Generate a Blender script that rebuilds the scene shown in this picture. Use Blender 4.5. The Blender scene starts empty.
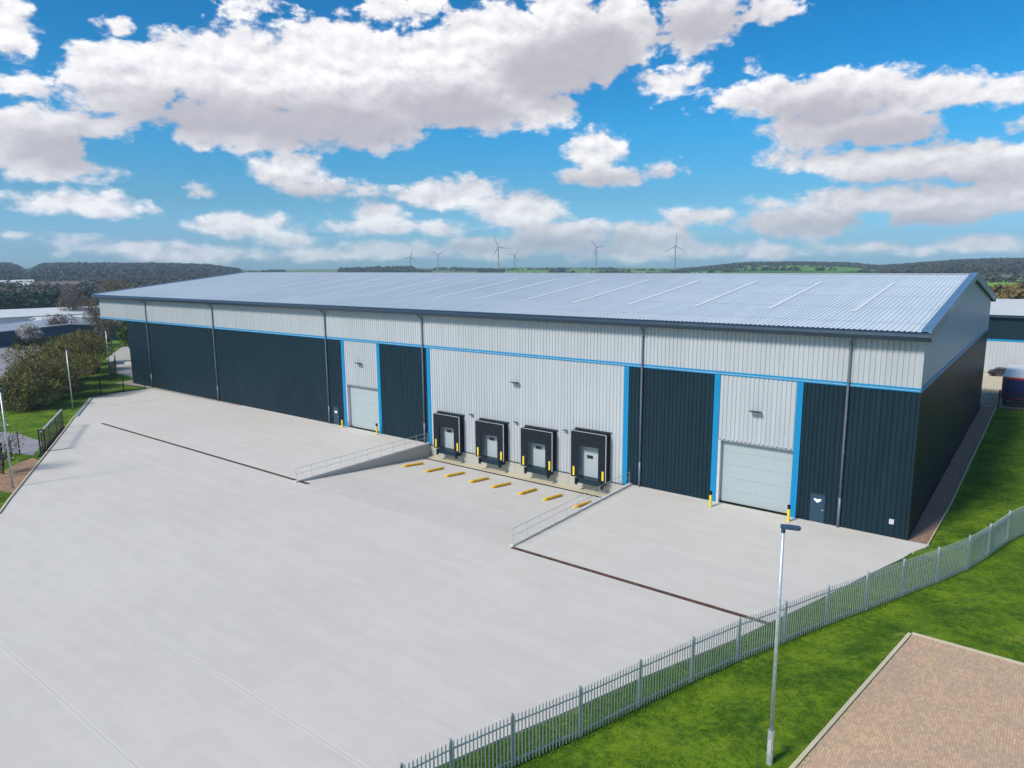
import bpy, bmesh, math, random
from mathutils import Vector, Matrix, noise as mnoise
from math import radians as RD, sin, cos, pi, sqrt, atan2, exp
random.seed(7)
S = bpy.context.scene
COL = S.collection

# ------------------------------------------------------------------ camera
CAM = Vector((6.489, -52.323, 18.682))
yaw, pitch, roll, FPX = 0.655800, 0.168058, -0.007322, 704.56
fw = Vector((-sin(yaw)*cos(pitch), cos(yaw)*cos(pitch), -sin(pitch)))
rt = Vector((cos(yaw), sin(yaw), 0)); up = rt.cross(fw)
r2 = rt*cos(roll)+up*sin(roll); u2 = r2.cross(fw)
cd = bpy.data.cameras.new('camera'); cam = bpy.data.objects.new('camera', cd); COL.objects.link(cam)
m3 = Matrix((r2, u2, -fw)).transposed()
cam.matrix_world = Matrix.Translation(CAM) @ m3.to_4x4()
cd.sensor_width = 36; cd.lens = 36*FPX/1024; cd.clip_start = .5; cd.clip_end = 20000
S.camera = cam
S.view_settings.view_transform = 'Standard'; S.view_settings.look = 'None'
S.view_settings.exposure = 0.55; S.view_settings.gamma = 1
try: S.view_settings.use_curve_mapping = False
except Exception: pass
S.cycles.use_adaptive_sampling = True
S.cycles.max_bounces = 6; S.cycles.diffuse_bounces = 3; S.cycles.volume_bounces = 1
S.cycles.use_denoising = True

# ------------------------------------------------------------------ sun + sky
SUN_EL, SUN_AZ = 42.0, -164.0      # azimuth measured from +y towards +x
sd = Vector((sin(RD(SUN_AZ))*cos(RD(SUN_EL)), cos(RD(SUN_AZ))*cos(RD(SUN_EL)), sin(RD(SUN_EL))))
sl = bpy.data.lights.new('sun', 'SUN'); sl.energy = 3.0; sl.angle = RD(11.0); sl.color = (1, .91, .79)
so = bpy.data.objects.new('sun', sl); COL.objects.link(so)
so.rotation_euler = (-sd).to_track_quat('-Z', 'Y').to_euler()

W = bpy.data.worlds.new('World'); S.world = W; W.use_nodes = True
nt = W.node_tree; nt.nodes.clear()
def N(t, typ, **k):
    n = t.nodes.new(typ)
    for a, v in k.items():
        if a == 'op': n.operation = v
        else: setattr(n, a, v)
    return n
def L(t, a, b): t.links.new(a, b)
def mth(t, op, a, b=None, c=None, clamp=False):
    n = t.nodes.new('ShaderNodeMath'); n.operation = op; n.use_clamp = clamp
    for i, v in enumerate((a, b, c)):
        if v is None: continue
        if isinstance(v, (int, float)): n.inputs[i].default_value = v
        else: t.links.new(v, n.inputs[i])
    return n.outputs[0]
def vmth(t, op, a, b=None, c=None, out=0):
    n = t.nodes.new('ShaderNodeVectorMath'); n.operation = op
    for i, v in enumerate((a, b, c)):
        if v is None: continue
        if isinstance(v, (tuple, list)): n.inputs[i].default_value = v
        else: t.links.new(v, n.inputs[i])
    return n.outputs[out]
def mapr(t, v, a, b, c=0., d=1., smooth=True):
    n = t.nodes.new('ShaderNodeMapRange'); n.interpolation_type = 'SMOOTHSTEP' if smooth else 'LINEAR'
    t.links.new(v, n.inputs[0])
    for i, x in zip((1, 2, 3, 4), (a, b, c, d)): n.inputs[i].default_value = x
    return n.outputs[0]
def mixc(t, f, a, b, mode='MIX'):
    n = t.nodes.new('ShaderNodeMix'); n.data_type = 'RGBA'; n.blend_type = mode
    for s, v in ((n.inputs[0], f), (n.inputs[6], a), (n.inputs[7], b)):
        if isinstance(v, (int, float)): s.default_value = v
        elif isinstance(v, (tuple, list)): s.default_value = (*v[:3], 1)
        else: t.links.new(v, s)
    return n.outputs[2]

# cumulus banks: azimuth, elevation, half width, half height (degrees)
CL = [(-65.2, 12.38, 3.62, 2.6), (-62.0, 13.81, 3.49, 1.87), (-57.4, 13.37, 4.74, 3.24), (-51.1, 13.76, 6.14, 3.99), (-44.4, 13.66, 6.79, 3.74), (-38.3, 15.07, 6.1, 4.02), (-33.0, 15.99, 5.29, 3.29), (-29.6, 16.84, 3.72, 2.71), (-57.0, 10.1, 6.2, 1.9), (-49.8, 10.19, 5.91, 1.55), (-39.9, 11.06, 3.48, 1.14), (-35.3, 11.46, 3.09, 1.41), (-64.9, 15.41, 1.32, 0.71), (-55.4, 17.86, 2.39, 0.73), (-46.2, 18.07, 3.33, 1.39), (-33.7, 18.59, 4.51, 1.57), (-71.0, 14.83, 1.58, 2.25), (-70.8, 11.45, 1.88, 0.83), (-70.7, 8.17, 3.0, 2.47), (-69.2, 6.53, 3.29, 1.02), (-66.9, 9.42, 2.36, 0.89), (-23.4, 17.1, 3.56, 2.14), (-25.9, 15.87, 2.05, 0.91), (-19.2, 17.35, 2.73, 1.1), (-25.8, 13.02, 2.8, 0.95), (-24.0, 13.39, 1.45, 0.8), (-17.6, 11.47, 4.09, 1.46), (-13.0, 11.4, 4.78, 1.93), (-8.1, 10.89, 4.09, 1.36), (-4.2, 10.72, 2.42, 0.83), (-14.8, 9.6, 3.96, 1.6), (-20.3, 11.67, 2.68, 0.94), (-10.3, 9.23, 3.07, 1.62), (-14.0, 7.19, 3.94, 0.82), (-9.5, 6.76, 4.88, 1.45), (-4.3, 6.49, 3.84, 1.38), (-11.2, 4.31, 5.71, 1.1), (-15.7, 2.93, 4.45, 1.29), (-6.3, 3.75, 4.63, 1.45), (-2.8, 4.51, 2.66, 1.38), (-17.9, 4.22, 1.54, 0.43), (-31.0, 8.5, 2.62, 1.6), (-29.8, 6.78, 4.23, 0.74), (-19.7, 13.74, 0.56, 0.59), (-54.4, 6.93, 2.87, 1.43), (-51.9, 5.83, 2.59, 0.88), (-61.0, 5.31, 1.06, 0.35), (-68.6, 4.31, 3.77, 0.92), (-67.1, 3.89, 2.69, 0.6), (-58.1, 3.04, 3.34, 1.16), (-55.0, 1.96, 2.54, 0.74), (-47.8, 3.87, 2.15, 1.21), (-43.1, 5.4, 4.29, 0.98), (-40.4, 5.93, 1.73, 0.9), (-46.7, 2.88, 6.94, 0.61), (-68.8, 1.86, 1.28, 0.4), (-65.5, 1.34, 4.35, 0.62), (-72.4, 2.13, 0.75, 0.38), (-61.0, 0.85, 5.37, 0.58), (-47.5, 1.19, 4.64, 0.77), (-54.0, 0.83, 4.41, 0.53), (-36.8, 4.08, 3.8, 1.53), (-33.7, 2.28, 4.75, 1.4), (-38.5, 1.3, 4.78, 0.94), (-26.6, 1.81, 3.46, 1.53), (-28.9, 0.91, 4.68, 0.78), (-22.9, 3.63, 2.82, 0.75), (-22.8, 1.0, 4.48, 0.61), (-18.4, 0.79, 2.85, 0.59), (-10.3, 0.96, 3.79, 0.42), (-4.4, 1.19, 2.8, 0.59), (-24.1, 15.23, 0.87, 0.52), (-3.4, 8.37, 0.75, 0.49)]
# thick undersides of the larger banks
CD = [(-60.3, 10.36, 5.92, 1.46), (-51.3, 10.14, 8.02, 1.82), (-42.2, 11.48, 5.37, 1.55), (-33.7, 14.0, 4.58, 2.38), (-30.7, 14.92, 3.01, 2.34), (-69.1, 7.68, 3.4, 1.26), (-10.9, 8.63, 5.59, 1.05), (-14.8, 10.26, 3.95, 1.06), (-6.5, 5.38, 4.62, 0.52), (-23.4, 16.47, 3.57, 1.02), (-30.6, 6.27, 3.87, 0.45), (-53.7, 5.29, 2.91, 0.44), (-9.2, 2.73, 7.38, 0.55), (-33.7, 1.5, 4.76, 0.62)]
tc = N(nt, 'ShaderNodeTexCoord')
dirn = vmth(nt, 'NORMALIZE', tc.outputs['Generated'])
sp = N(nt, 'ShaderNodeSeparateXYZ'); L(nt, dirn, sp.inputs[0])
az = mth(nt, 'MULTIPLY', mth(nt, 'ARCTAN2', sp.outputs[0], sp.outputs[1]), 180/pi)
el = mth(nt, 'MULTIPLY', mth(nt, 'ARCSINE', sp.outputs[2]), 180/pi)
cb = N(nt, 'ShaderNodeCombineXYZ'); L(nt, az, cb.inputs[0]); L(nt, el, cb.inputs[1])
AE = cb.outputs[0]
def noise_n(t, vec, scale, detail=6, rough=.55, dist=0., col=False):
    n = t.nodes.new('ShaderNodeTexNoise'); n.inputs['Scale'].default_value = scale
    n.inputs['Detail'].default_value = detail; n.inputs['Roughness'].default_value = rough
    n.inputs['Distortion'].default_value = dist
    if vec is not None: t.links.new(vec, n.inputs['Vector'])
    return n.outputs[1 if col else 0]
def blobs(t, vec, lst):
    acc = None
    for a, e, rx, ry in lst:
        k = 1.0/ry
        v = vmth(t, 'MULTIPLY_ADD', vec, (1/rx, k, 0), (-a/rx, -e*k, 0))
        ln = vmth(t, 'LENGTH', v, out=1)
        r = min(ry*1.15, rx)
        d = mth(t, 'MULTIPLY_ADD', ln, -r, r)
        acc = d if acc is None else mth(t, 'SMOOTH_MAX', acc, d, .45)
    return acc
# shape warp so that the banks get billowing, ragged outlines
wn = noise_n(nt, vmth(nt, 'MULTIPLY', AE, (.7, 1.1, 1)), .5, 4, .55, col=True)
warp = vmth(nt, 'MULTIPLY_ADD', wn, (1.5, .8, 0), (-.75, -.4, 0))
AEW = vmth(nt, 'ADD', AE, warp)
F = blobs(nt, AEW, CL)
amp = mth(nt, 'MULTIPLY_ADD', mth(nt, 'MAXIMUM', el, 0.), .075, .62)
def billow(off):
    v = vmth(nt, 'ADD', AE, off)
    v = vmth(nt, 'MULTIPLY', v, (.62, 1.0, 1))
    a = noise_n(nt, v, .55, 9, .6, .15)
    vo = nt.nodes.new('ShaderNodeTexVoronoi'); vo.feature = 'SMOOTH_F1'; vo.inputs['Scale'].default_value = .85
    vo.inputs['Detail'].default_value = 3; vo.inputs['Roughness'].default_value = .55; vo.inputs['Smoothness'].default_value = .6
    nt.links.new(vmth(nt, 'ADD', v, vmth(nt, 'MULTIPLY', wn, (.8, .8, 0))), vo.inputs['Vector'])
    return mth(nt, 'SUBTRACT', mth(nt, 'MULTIPLY', mth(nt, 'SUBTRACT', a, .5), 3.4), mth(nt, 'MULTIPLY', mth(nt, 'SUBTRACT', vo.outputs[0], .42), .95))
b0 = billow((0, 0, 0)); b1 = billow((-.35, .55, 0))
# loose cumulus in the rest of the sky, outside the modelled banks
gen = mth(nt, 'MULTIPLY_ADD', noise_n(nt, vmth(nt, 'MULTIPLY', AE, (.6, 1.2, 1)), .09, 3, .5), 14, -7.6)
away = mth(nt, 'MAXIMUM', mth(nt, 'SUBTRACT', mth(nt, 'ABSOLUTE', mth(nt, 'ADD', az, 37.)), 40.), mth(nt, 'SUBTRACT', el, 24.))
gen = mth(nt, 'ADD', gen, mapr(nt, away, 0, 8, -12, 0))
F = mth(nt, 'MAXIMUM', F, gen)
dens = mth(nt, 'ADD', mth(nt, 'ADD', F, mapr(nt, el, 0, 10, .36, .62)), mth(nt, 'MULTIPLY', b0, mth(nt, 'MULTIPLY', amp, .62)))
alpha = mapr(nt, dens, -.10, .62)
alpha = mth(nt, 'MULTIPLY', alpha, mapr(nt, el, -1.0, 2.0, .9, 1.0))
shade = mth(nt, 'MULTIPLY_ADD', mth(nt, 'SUBTRACT', b0, b1), .62, .66, True)
# bright towards thin lit rims, greyer in the deep bodies and undersides
U = blobs(nt, AEW, CD)
under = mapr(nt, mth(nt, 'ADD', U, mth(nt, 'MULTIPLY', b1, .22)), -2.0, .9)
ccol = mixc(nt, shade, (.66, .65, .71), (1.04, 1.02, 1.02))
ccol = mixc(nt, mth(nt, 'MULTIPLY', under, .86), ccol, (.45, .43, .49))
ccol = mixc(nt, mapr(nt, el, 0, 4, .08, 0), ccol, (.80, .85, .93))
sk = N(nt, 'ShaderNodeTexSky', sky_type='NISHITA', sun_disc=False, sun_elevation=RD(SUN_EL), sun_rotation=RD(SUN_AZ))
sk.air_density = 1.0; sk.dust_density = .6; sk.ozone_density = 2.5
hs = N(nt, 'ShaderNodeHueSaturation'); hs.inputs['Saturation'].default_value = 1.25; L(nt, sk.outputs[0], hs.inputs['Color'])
SKYK = .13
rmp = N(nt, 'ShaderNodeValToRGB'); L(nt, mth(nt, 'DIVIDE', el, 20., None, True), rmp.inputs[0])
cr_ = rmp.color_ramp; cr_.elements[0].position = 0; cr_.elements[0].color = (.33, .58, .98, 1); cr_.elements[1].position = 1; cr_.elements[1].color = (.03, .48, .64, 1)
for p_, c_ in ((.075, (.28, .54, .90)), (.25, (.22, .46, .62)), (.5, (.105, .54, .70)), (.75, (.04, .50, .66))):
    e_ = cr_.elements.new(p_); e_.color = (*c_, 1)
tint = rmp.outputs[0]
skyc = mixc(nt, 1., hs.outputs[0], tint, 'MULTIPLY')
CK = .73/SKYK
ccs = vmth(nt, 'SCALE', ccol); ccs.node.inputs['Scale'].default_value = CK
fin = mixc(nt, alpha, skyc, ccs)
bg = N(nt, 'ShaderNodeBackground'); bg.inputs[1].default_value = SKYK; L(nt, fin, bg.inputs[0])
ow = N(nt, 'ShaderNodeOutputWorld'); L(nt, bg.outputs[0], ow.inputs[0])
W.cycles.sampling_method = 'MANUAL'; W.cycles.sample_map_resolution = 512

# ------------------------------------------------------------------ mesh helpers
class MB:
    def __init__(s): s.v = []; s.f = []; s.m = []
    def add(s, vs, fs, mi=0):
        o = len(s.v); s.v += [tuple(v) for v in vs]; s.f += [tuple(i+o for i in f) for f in fs]; s.m += [mi]*len(fs); return s
    def box(s, x0, x1, y0, y1, z0, z1, mi=0):
        return s.add([(x0,y0,z0),(x1,y0,z0),(x1,y1,z0),(x0,y1,z0),(x0,y0,z1),(x1,y0,z1),(x1,y1,z1),(x0,y1,z1)],
                     [(0,3,2,1),(4,5,6,7),(0,1,5,4),(1,2,6,5),(2,3,7,6),(3,0,4,7)], mi)
    def prism(s, pts, ext, mi=0):           # pts: ring of 3D points, ext: extrusion vector
        n = len(pts); e = Vector(ext); a = [Vector(p) for p in pts]; b = [p+e for p in a]
        return s.add(a+b, [tuple(range(n))[::-1], tuple(range(n, 2*n))]+[(i, (i+1) % n, n+(i+1) % n, n+i) for i in range(n)], mi)
    def tube(s, pts, r, n=8, mi=0, r2=None):
        pts = [Vector(p) for p in pts]; rings = []
        for i, p in enumerate(pts):
            d = (pts[min(i+1, len(pts)-1)]-pts[max(i-1, 0)]).normalized()
            a = d.orthogonal().normalized() if abs(d.z) < .9 else (Vector((1, 0, 0))-d*d.x).normalized()
            if abs(d.z) < .9: a = d.cross(Vector((0, 0, 1))).normalized()
            b = d.cross(a); rr = r if r2 is None else r+(r2-r)*i/(len(pts)-1)
            rings.append([p+a*cos(2*pi*k/n)*rr+b*sin(2*pi*k/n)*rr for k in range(n)])
        vs = [q for g in rings for q in g]; fs = []
        for i in range(len(rings)-1):
            for k in range(n):
                fs.append((i*n+k, i*n+(k+1) % n, (i+1)*n+(k+1) % n, (i+1)*n+k))
        fs.append(tuple(range(n))[::-1]); fs.append(tuple((len(rings)-1)*n+k for k in range(n)))
        return s.add(vs, fs, mi)
    def build(s, name, mat, parent=None, loc=None, bevel=0, smooth=False):
        me = bpy.data.meshes.new(name)
        vs = s.v
        if loc is not None: vs = [(v[0]-loc[0], v[1]-loc[1], v[2]-loc[2]) for v in s.v]
        me.from_pydata(vs, [], s.f)
        for m in (mat if isinstance(mat, (list, tuple)) else [mat]): me.materials.append(m)
        for p, i in zip(me.polygons, s.m): p.material_index = i
        bm = bmesh.new(); bm.from_mesh(me); bmesh.ops.recalc_face_normals(bm, faces=bm.faces)
        bm.to_mesh(me); bm.free()
        if smooth: me.shade_smooth()
        o = bpy.data.objects.new(name, me); COL.objects.link(o)
        if loc is not None: o.location = loc
        if parent is not None:
            o.parent = parent
        if bevel:
            md = o.modifiers.new('bevel', 'BEVEL'); md.width = bevel; md.segments = 2; md.limit_method = 'ANGLE'
        return o
def part(mb, name, mat, parent, **k):
    """parts are modelled in the parent's own space"""
    return mb.build(name, mat, parent, **k)
def tag(o, label=None, cat=None, group=None, kind=None):
    if label: o['label'] = label
    if cat: o['category'] = cat
    if group: o['group'] = group
    if kind: o['kind'] = kind
    return o
def thing(name, loc, label, cat, group=None, rz=0):
    o = bpy.data.objects.new(name, None); COL.objects.link(o); o.location = loc; o.rotation_euler[2] = rz
    return tag(o, label, cat, group)
def copy_tree(o, parent=None):
    kids = [c for c in COL.objects if c.parent == o]
    c = o.copy(); COL.objects.link(c)
    if parent is not None: c.parent = parent
    for k in kids: copy_tree(k, c)
    return c

# ------------------------------------------------------------------ materials
def newmat(name):
    m = bpy.data.materials.new(name); m.use_nodes = True; t = m.node_tree
    return m, t, t.nodes['Principled BSDF']
def basic(name, col, rough=.5, metal=0., var=.08, scale=3., spec=.5, bump=0., bscale=30.):
    m, t, p = newmat(name)
    co = N(t, 'ShaderNodeTexCoord').outputs['Object']
    n = noise_n(t, co, scale, 5, .6)
    c = mixc(t, mapr(t, n, .3, .7), tuple(x*(1-var) for x in col), tuple(min(1, x*(1+var)) for x in col))
    L(t, c, p.inputs['Base Color'])
    L(t, mapr(t, noise_n(t, co, scale*2.3, 4), .3, .7, rough*.85, min(1, rough*1.15)), p.inputs['Roughness'])
    p.inputs['Metallic'].default_value = metal; p.inputs['Specular IOR Level'].default_value = spec
    if bump:
        b = N(t, 'ShaderNodeBump'); b.inputs['Strength'].default_value = bump; b.inputs['Distance'].default_value = .02
        L(t, noise_n(t, co, bscale, 4), b.inputs['Height']); L(t, b.outputs[0], p.inputs['Normal'])
    return m
def cladding(name, col, rough, streak=.06, metal=0., spec=.5):
    """coated steel sheet with sheet-to-sheet tone and faint vertical dirt runs"""
    m, t, p = newmat(name)
    co = N(t, 'ShaderNodeTexCoord').outputs['Object']
    v = vmth(t, 'MULTIPLY', co, (2.2, 2.2, .12))
    n = noise_n(t, v, 1.0, 6, .6); n2 = noise_n(t, co, .12, 3)
    f = mth(t, 'ADD', mth(t, 'MULTIPLY', n, .6), mth(t, 'MULTIPLY', n2, .4))
    c = mixc(t, mapr(t, f, .36, .64), tuple(x*(1-streak) for x in col), tuple(min(1, x*(1+streak)) for x in col))
    L(t, c, p.inputs['Base Color']); p.inputs['Roughness'].default_value = rough; p.inputs['Metallic'].default_value = metal
    p.inputs['Specular IOR Level'].default_value = spec
    return m
M = {}
M['white'] = cladding('silver_white_cladding', (.42, .455, .485), .42, .06)
M['dark'] = cladding('slate_blue_cladding', (.0075, .025, .038), .45, .16, spec=.2)
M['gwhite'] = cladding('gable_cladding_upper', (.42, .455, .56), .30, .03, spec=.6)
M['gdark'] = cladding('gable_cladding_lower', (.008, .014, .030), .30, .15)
M['blue'] = basic('blue_trim_paint', (.002, .22, .46), .5, var=.04, spec=.3)
M['fascia'] = basic('gutter_slate_metal', (.022, .045, .075), .32, .1, var=.06, scale=.4)
M['verge'] = basic('verge_blue_grey', (.10, .19, .30), .35, .1, var=.05, scale=.4)
M['pipe2'] = basic('sheet_lap_grey', (.48, .54, .58), .5)  # plain grey of the lap strips across the roof sheets
M['soffit'] = basic('soffit_dark', (.03, .04, .05), .5)
M['pipe'] = basic('downpipe_grey', (.14, .17, .22), .4, .1)
M['door'] = basic('door_pale_grey_green', (.36, .42, .44), .45, var=.03)
M['pdoor'] = basic('door_dark_slate', (.015, .05, .09), .4)
M['black'] = basic('black_rubber', (.006, .008, .011), .75, var=.2, spec=.2)
M['blackp'] = basic('black_powder_coat', (.015, .017, .022), .45)
M['yellow'] = basic('safety_yellow', (.82, .62, .02), .5, var=.08)
M['oyellow'] = basic('steel_guide_yellow', (.72, .42, .01), .55, var=.18, scale=6)
M['galv'] = basic('galvanised_steel', (.50, .56, .61), .40, .45, var=.15, scale=8)
M['alu'] = basic('aluminium_edge', (.62, .62, .66), .4, .3)
M['signw'] = basic('sign_white', (.8, .85, .88), .5)
M['signb'] = basic('sign_blue', (.02, .25, .5), .5)
M['glassd'] = basic('dark_glass', (.01, .012, .015), .12, var=.02)
M['lamphead'] = basic('lamp_head_grey', (.045, .08, .14), .4, .2)
M['lens'] = basic('lamp_lens', (.45, .46, .45), .2)

# roof sheet
m, t, p = newmat('roof_pale_metal'); M['roof'] = m
co = N(t, 'ShaderNodeTexCoord').outputs['Object']
n = noise_n(t, vmth(t, 'MULTIPLY', co, (1.2, .08, 1)), 1, 5); n2 = noise_n(t, co, .08, 3)
c = mixc(t, mapr(t, mth(t, 'ADD', mth(t, 'MULTIPLY', n, .5), mth(t, 'MULTIPLY', n2, .5)), .38, .62), (.56, .635, .68), (.62, .695, .74))
L(t, c, p.inputs['Base Color']); p.inputs['Roughness'].default_value = .36; p.inputs['Metallic'].default_value = .0
M['rooflight'] = basic('rooflight_translucent', (.72, .77, .77), .30, var=.04)

# concrete
def concrete(name, base, jx=None, jy=None, fresh=True):
    m, t, p = newmat(name)
    co = N(t, 'ShaderNodeTexCoord').outputs['Object']
    big = noise_n(t, co, .07, 5, .6); mid = noise_n(t, co, .6, 6, .65); fine = noise_n(t, co, 9, 4, .6)
    # broom marks run across the pours
    br = noise_n(t, vmth(t, 'MULTIPLY', co, (2.0, .16, 1)), 1., 7, .65, .6)
    br2 = noise_n(t, vmth(t, 'MULTIPLY', co, (.16, 1.1, 1)), 1., 7, .62, .5)
    f = mth(t, 'ADD', mth(t, 'ADD', mth(t, 'MULTIPLY', big, .30), mth(t, 'MULTIPLY', mid, .22)), mth(t, 'ADD', mth(t, 'MULTIPLY', br2, .30), mth(t, 'MULTIPLY', fine, .18)))
    c = mixc(t, mapr(t, f, .38, .62), tuple(x*.93 for x in base), tuple(x*1.05 for x in base))
    warm = mapr(t, noise_n(t, co, .16, 5, .7, .5), .50, .72)
    c = mixc(t, mth(t, 'MULTIPLY', warm, .30), c, (base[0]*.98, base[1]*.93, base[2]*.82))
    sp_ = mapr(t, noise_n(t, co, .9, 6, .75), .68, .76)
    c = mixc(t, mth(t, 'MULTIPLY', sp_, .30), c, (base[0]*.62, base[1]*.56, base[2]*.48))
    c = mixc(t, mth(t, 'MULTIPLY', fine, .10), c, tuple(x*.75 for x in base))
    # tyre scuffs
    wv = noise_n(t, vmth(t, 'MULTIPLY', co, (.05, .9, 1)), 1.3, 4, .5, 1.4)
    c = mixc(t, mth(t, 'MULTIPLY', mapr(t, wv, .62, .70), .08), c, tuple(x*.55 for x in base))
    if jx:
        s_ = N(t, 'ShaderNodeSeparateXYZ'); L(t, co, s_.inputs[0])
        def lines(ax, per, off, w):
            q = mth(t, 'PINGPONG', mth(t, 'ADD', s_.outputs[ax], off), per/2)
            return mth(t, 'LESS_THAN', q, w)
        halo = mth(t, 'MAXIMUM', lines(0, jx[0], jx[1], .13), lines(1, jy[0], jy[1], .13))
        c = mixc(t, mth(t, 'MULTIPLY', halo, .35), c, tuple(min(.8, x*1.16) for x in base))
        ln = mth(t, 'MAXIMUM', lines(0, jx[0], jx[1], .016), lines(1, jy[0], jy[1], .016))
        c = mixc(t, mth(t, 'MULTIPLY', ln, .45), c, tuple(x*.45 for x in base))
    L(t, c, p.inputs['Base Color']); p.inputs['Roughness'].default_value = .82; p.inputs['Specular IOR Level'].default_value = .3
    b = N(t, 'ShaderNodeBump'); b.inputs['Strength'].default_value = .25; b.inputs['Distance'].default_value = .01
    L(t, mid, b.inputs['Height']); L(t, b.outputs[0], p.inputs['Normal'])
    return m
M['conc'] = concrete('yard_concrete', (.585, .557, .518), (64.0, 20.0), (5.2, .5))
M['concw'] = concrete('cast_concrete', (.42, .41, .37))
M['concy'] = concrete('damp_stained_concrete', (.50, .45, .33))
M['kerbm'] = concrete('kerb_concrete', (.58, .51, .37))
M['asph'] = basic('road_asphalt', (.26, .25, .27), .85, var=.12, scale=.4)
M['gravel'] = basic('gravel', (.26, .17, .12), .95, var=.55, scale=7, bump=.6, bscale=20)
M['gravell'] = basic('gravel_pale', (.34, .30, .26), .95, var=.3, scale=7)
M['drain'] = basic('rusty_drain_grate', (.11, .055, .035), .8, var=.5, scale=2)
M['timber'] = basic('timber_board', (.35, .22, .13), .8, var=.25, scale=4)

# block paving
m, t, p = newmat('block_paving'); M['paver'] = m
co = N(t, 'ShaderNodeTexCoord').outputs['Object']
mp = N(t, 'ShaderNodeMapping'); mp.inputs['Rotation'].default_value[2] = RD(90); L(t, co, mp.inputs[0])
bt = N(t, 'ShaderNodeTexBrick'); L(t, mp.outputs[0], bt.inputs[0])
bt.inputs['Scale'].default_value = 1; bt.inputs['Brick Width'].default_value = .2; bt.inputs['Row Height'].default_value = .1
bt.inputs['Mortar Size'].default_value = .006; bt.inputs['Mortar Smooth'].default_value = .3; bt.inputs['Bias'].default_value = 0
bt.inputs['Color1'].default_value = (.66, .45, .27, 1); bt.inputs['Color2'].default_value = (.48, .33, .21, 1); bt.inputs['Mortar'].default_value = (.26, .19, .14, 1)
n = noise_n(t, co, .8, 6, .7); n2 = noise_n(t, co, 6, 3)
c = mixc(t, mapr(t, n, .38, .66), bt.outputs[0], mixc(t, .4, bt.outputs[0], (.34, .26, .23)))
c = mixc(t, mth(t, 'MULTIPLY', mapr(t, n2, .5, .75), .25), c, (.58, .40, .26))
L(t, c, p.inputs['Base Color']); p.inputs['Roughness'].default_value = .85
b = N(t, 'ShaderNodeBump'); b.inputs['Strength'].default_value = .4; b.inputs['Distance'].default_value = .008; b.invert = True
L(t, bt.outputs['Fac'], b.inputs['Height']); L(t, b.outputs[0], p.inputs['Normal'])

# land: near grass, far fields and woods, chosen by the vertex attribute "use"
m, t, p = newmat('land'); M['land'] = m
co = N(t, 'ShaderNodeTexCoord').outputs['Object']
g1 = noise_n(t, co, .35, 6, .65); g2 = noise_n(t, co, 2.6, 6, .7); g3 = noise_n(t, co, 12, 3, .6)
gf = mth(t, 'ADD', mth(t, 'MULTIPLY', g1, .45), mth(t, 'ADD', mth(t, 'MULTIPLY', g2, .35), mth(t, 'MULTIPLY', g3, .2)))
gc = mixc(t, mapr(t, gf, .40, .60), (.028, .082, .005), (.15, .24, .012))
gc = mixc(t, mapr(t, noise_n(t, co, .5, 5, .7), .60, .74), gc, (.22, .27, .035))
at = N(t, 'ShaderNodeAttribute', attribute_name='use'); sa = N(t, 'ShaderNodeSeparateColor'); L(t, at.outputs['Color'], sa.inputs[0])
vo = N(t, 'ShaderNodeTexVoronoi'); vo.inputs['Scale'].default_value = .0042; L(t, co, vo.inputs['Vector'])
sv = N(t, 'ShaderNodeSeparateColor'); L(t, vo.outputs['Color'], sv.inputs[0])
fc = mixc(t, sv.outputs[0], (.05, .16, .04), (.18, .34, .04))
fc = mixc(t, mapr(t, sv.outputs[1], .72, .76), fc, (.17, .15, .09))
ve = N(t, 'ShaderNodeTexVoronoi'); ve.feature = 'DISTANCE_TO_EDGE'; ve.inputs['Scale'].default_value = .0042; L(t, co, ve.inputs['Vector'])
fc = mixc(t, mapr(t, ve.outputs[0], .02, .035), (.03, .045, .02), fc)
wc = mixc(t, mapr(t, noise_n(t, co, .02, 6, .7), .35, .65), (.05, .055, .04), (.075, .068, .055))
sc_ = mixc(t, mapr(t, noise_n(t, co, .25, 6, .7), .35, .65), (.06, .075, .02), (.16, .13, .05))
c = mixc(t, sa.outputs[0], gc, fc); c = mixc(t, sa.outputs[1], c, wc); c = mixc(t, sa.outputs[2], c, sc_)
L(t, c, p.inputs['Base Color']); p.inputs['Roughness'].default_value = .95; p.inputs['Specular IOR Level'].default_value = .15
b = N(t, 'ShaderNodeBump'); b.inputs['Strength'].default_value = .6; b.inputs['Distance'].default_value = .12
L(t, g2, b.inputs['Height']); L(t, b.outputs[0], p.inputs['Normal'])

def leafmat(name, c1, c2, c3=None, scale=.6):
    m, t, p = newmat(name)
    co = N(t, 'ShaderNodeTexCoord').outputs['Object']
    g = N(t, 'ShaderNodeNewGeometry')
    c = mixc(t, g.outputs['Random Per Island'], c1, c2)
    c = mixc(t, mapr(t, noise_n(t, co, scale, 4), .42, .62), c, c3 or tuple(x*.8 for x in c1))
    L(t, c, p.inputs['Base Color']); p.inputs['Roughness'].default_value = .8; p.inputs['Specular IOR Level'].default_value = .15
    return m
M['hedge'] = leafmat('olive_twig_foliage', (.075, .09, .02), (.22, .20, .05), (.17, .145, .06))
M['bare'] = leafmat('bare_twigs', (.14, .11, .075), (.26, .21, .15), (.18, .14, .11))
M['pink'] = leafmat('budding_twigs', (.14, .09, .085), (.25, .17, .16), (.17, .12, .11))
M['blossom'] = leafmat('blossom_twigs', (.50, .48, .45), (.70, .66, .62), (.25, .22, .18))
M['green'] = leafmat('evergreen_leaves', (.035, .075, .010), (.11, .16, .02), (.07, .11, .02))
M['conif'] = leafmat('conifer_leaves', (.012, .035, .020), (.03, .06, .03), (.02, .045, .02), .2)
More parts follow.
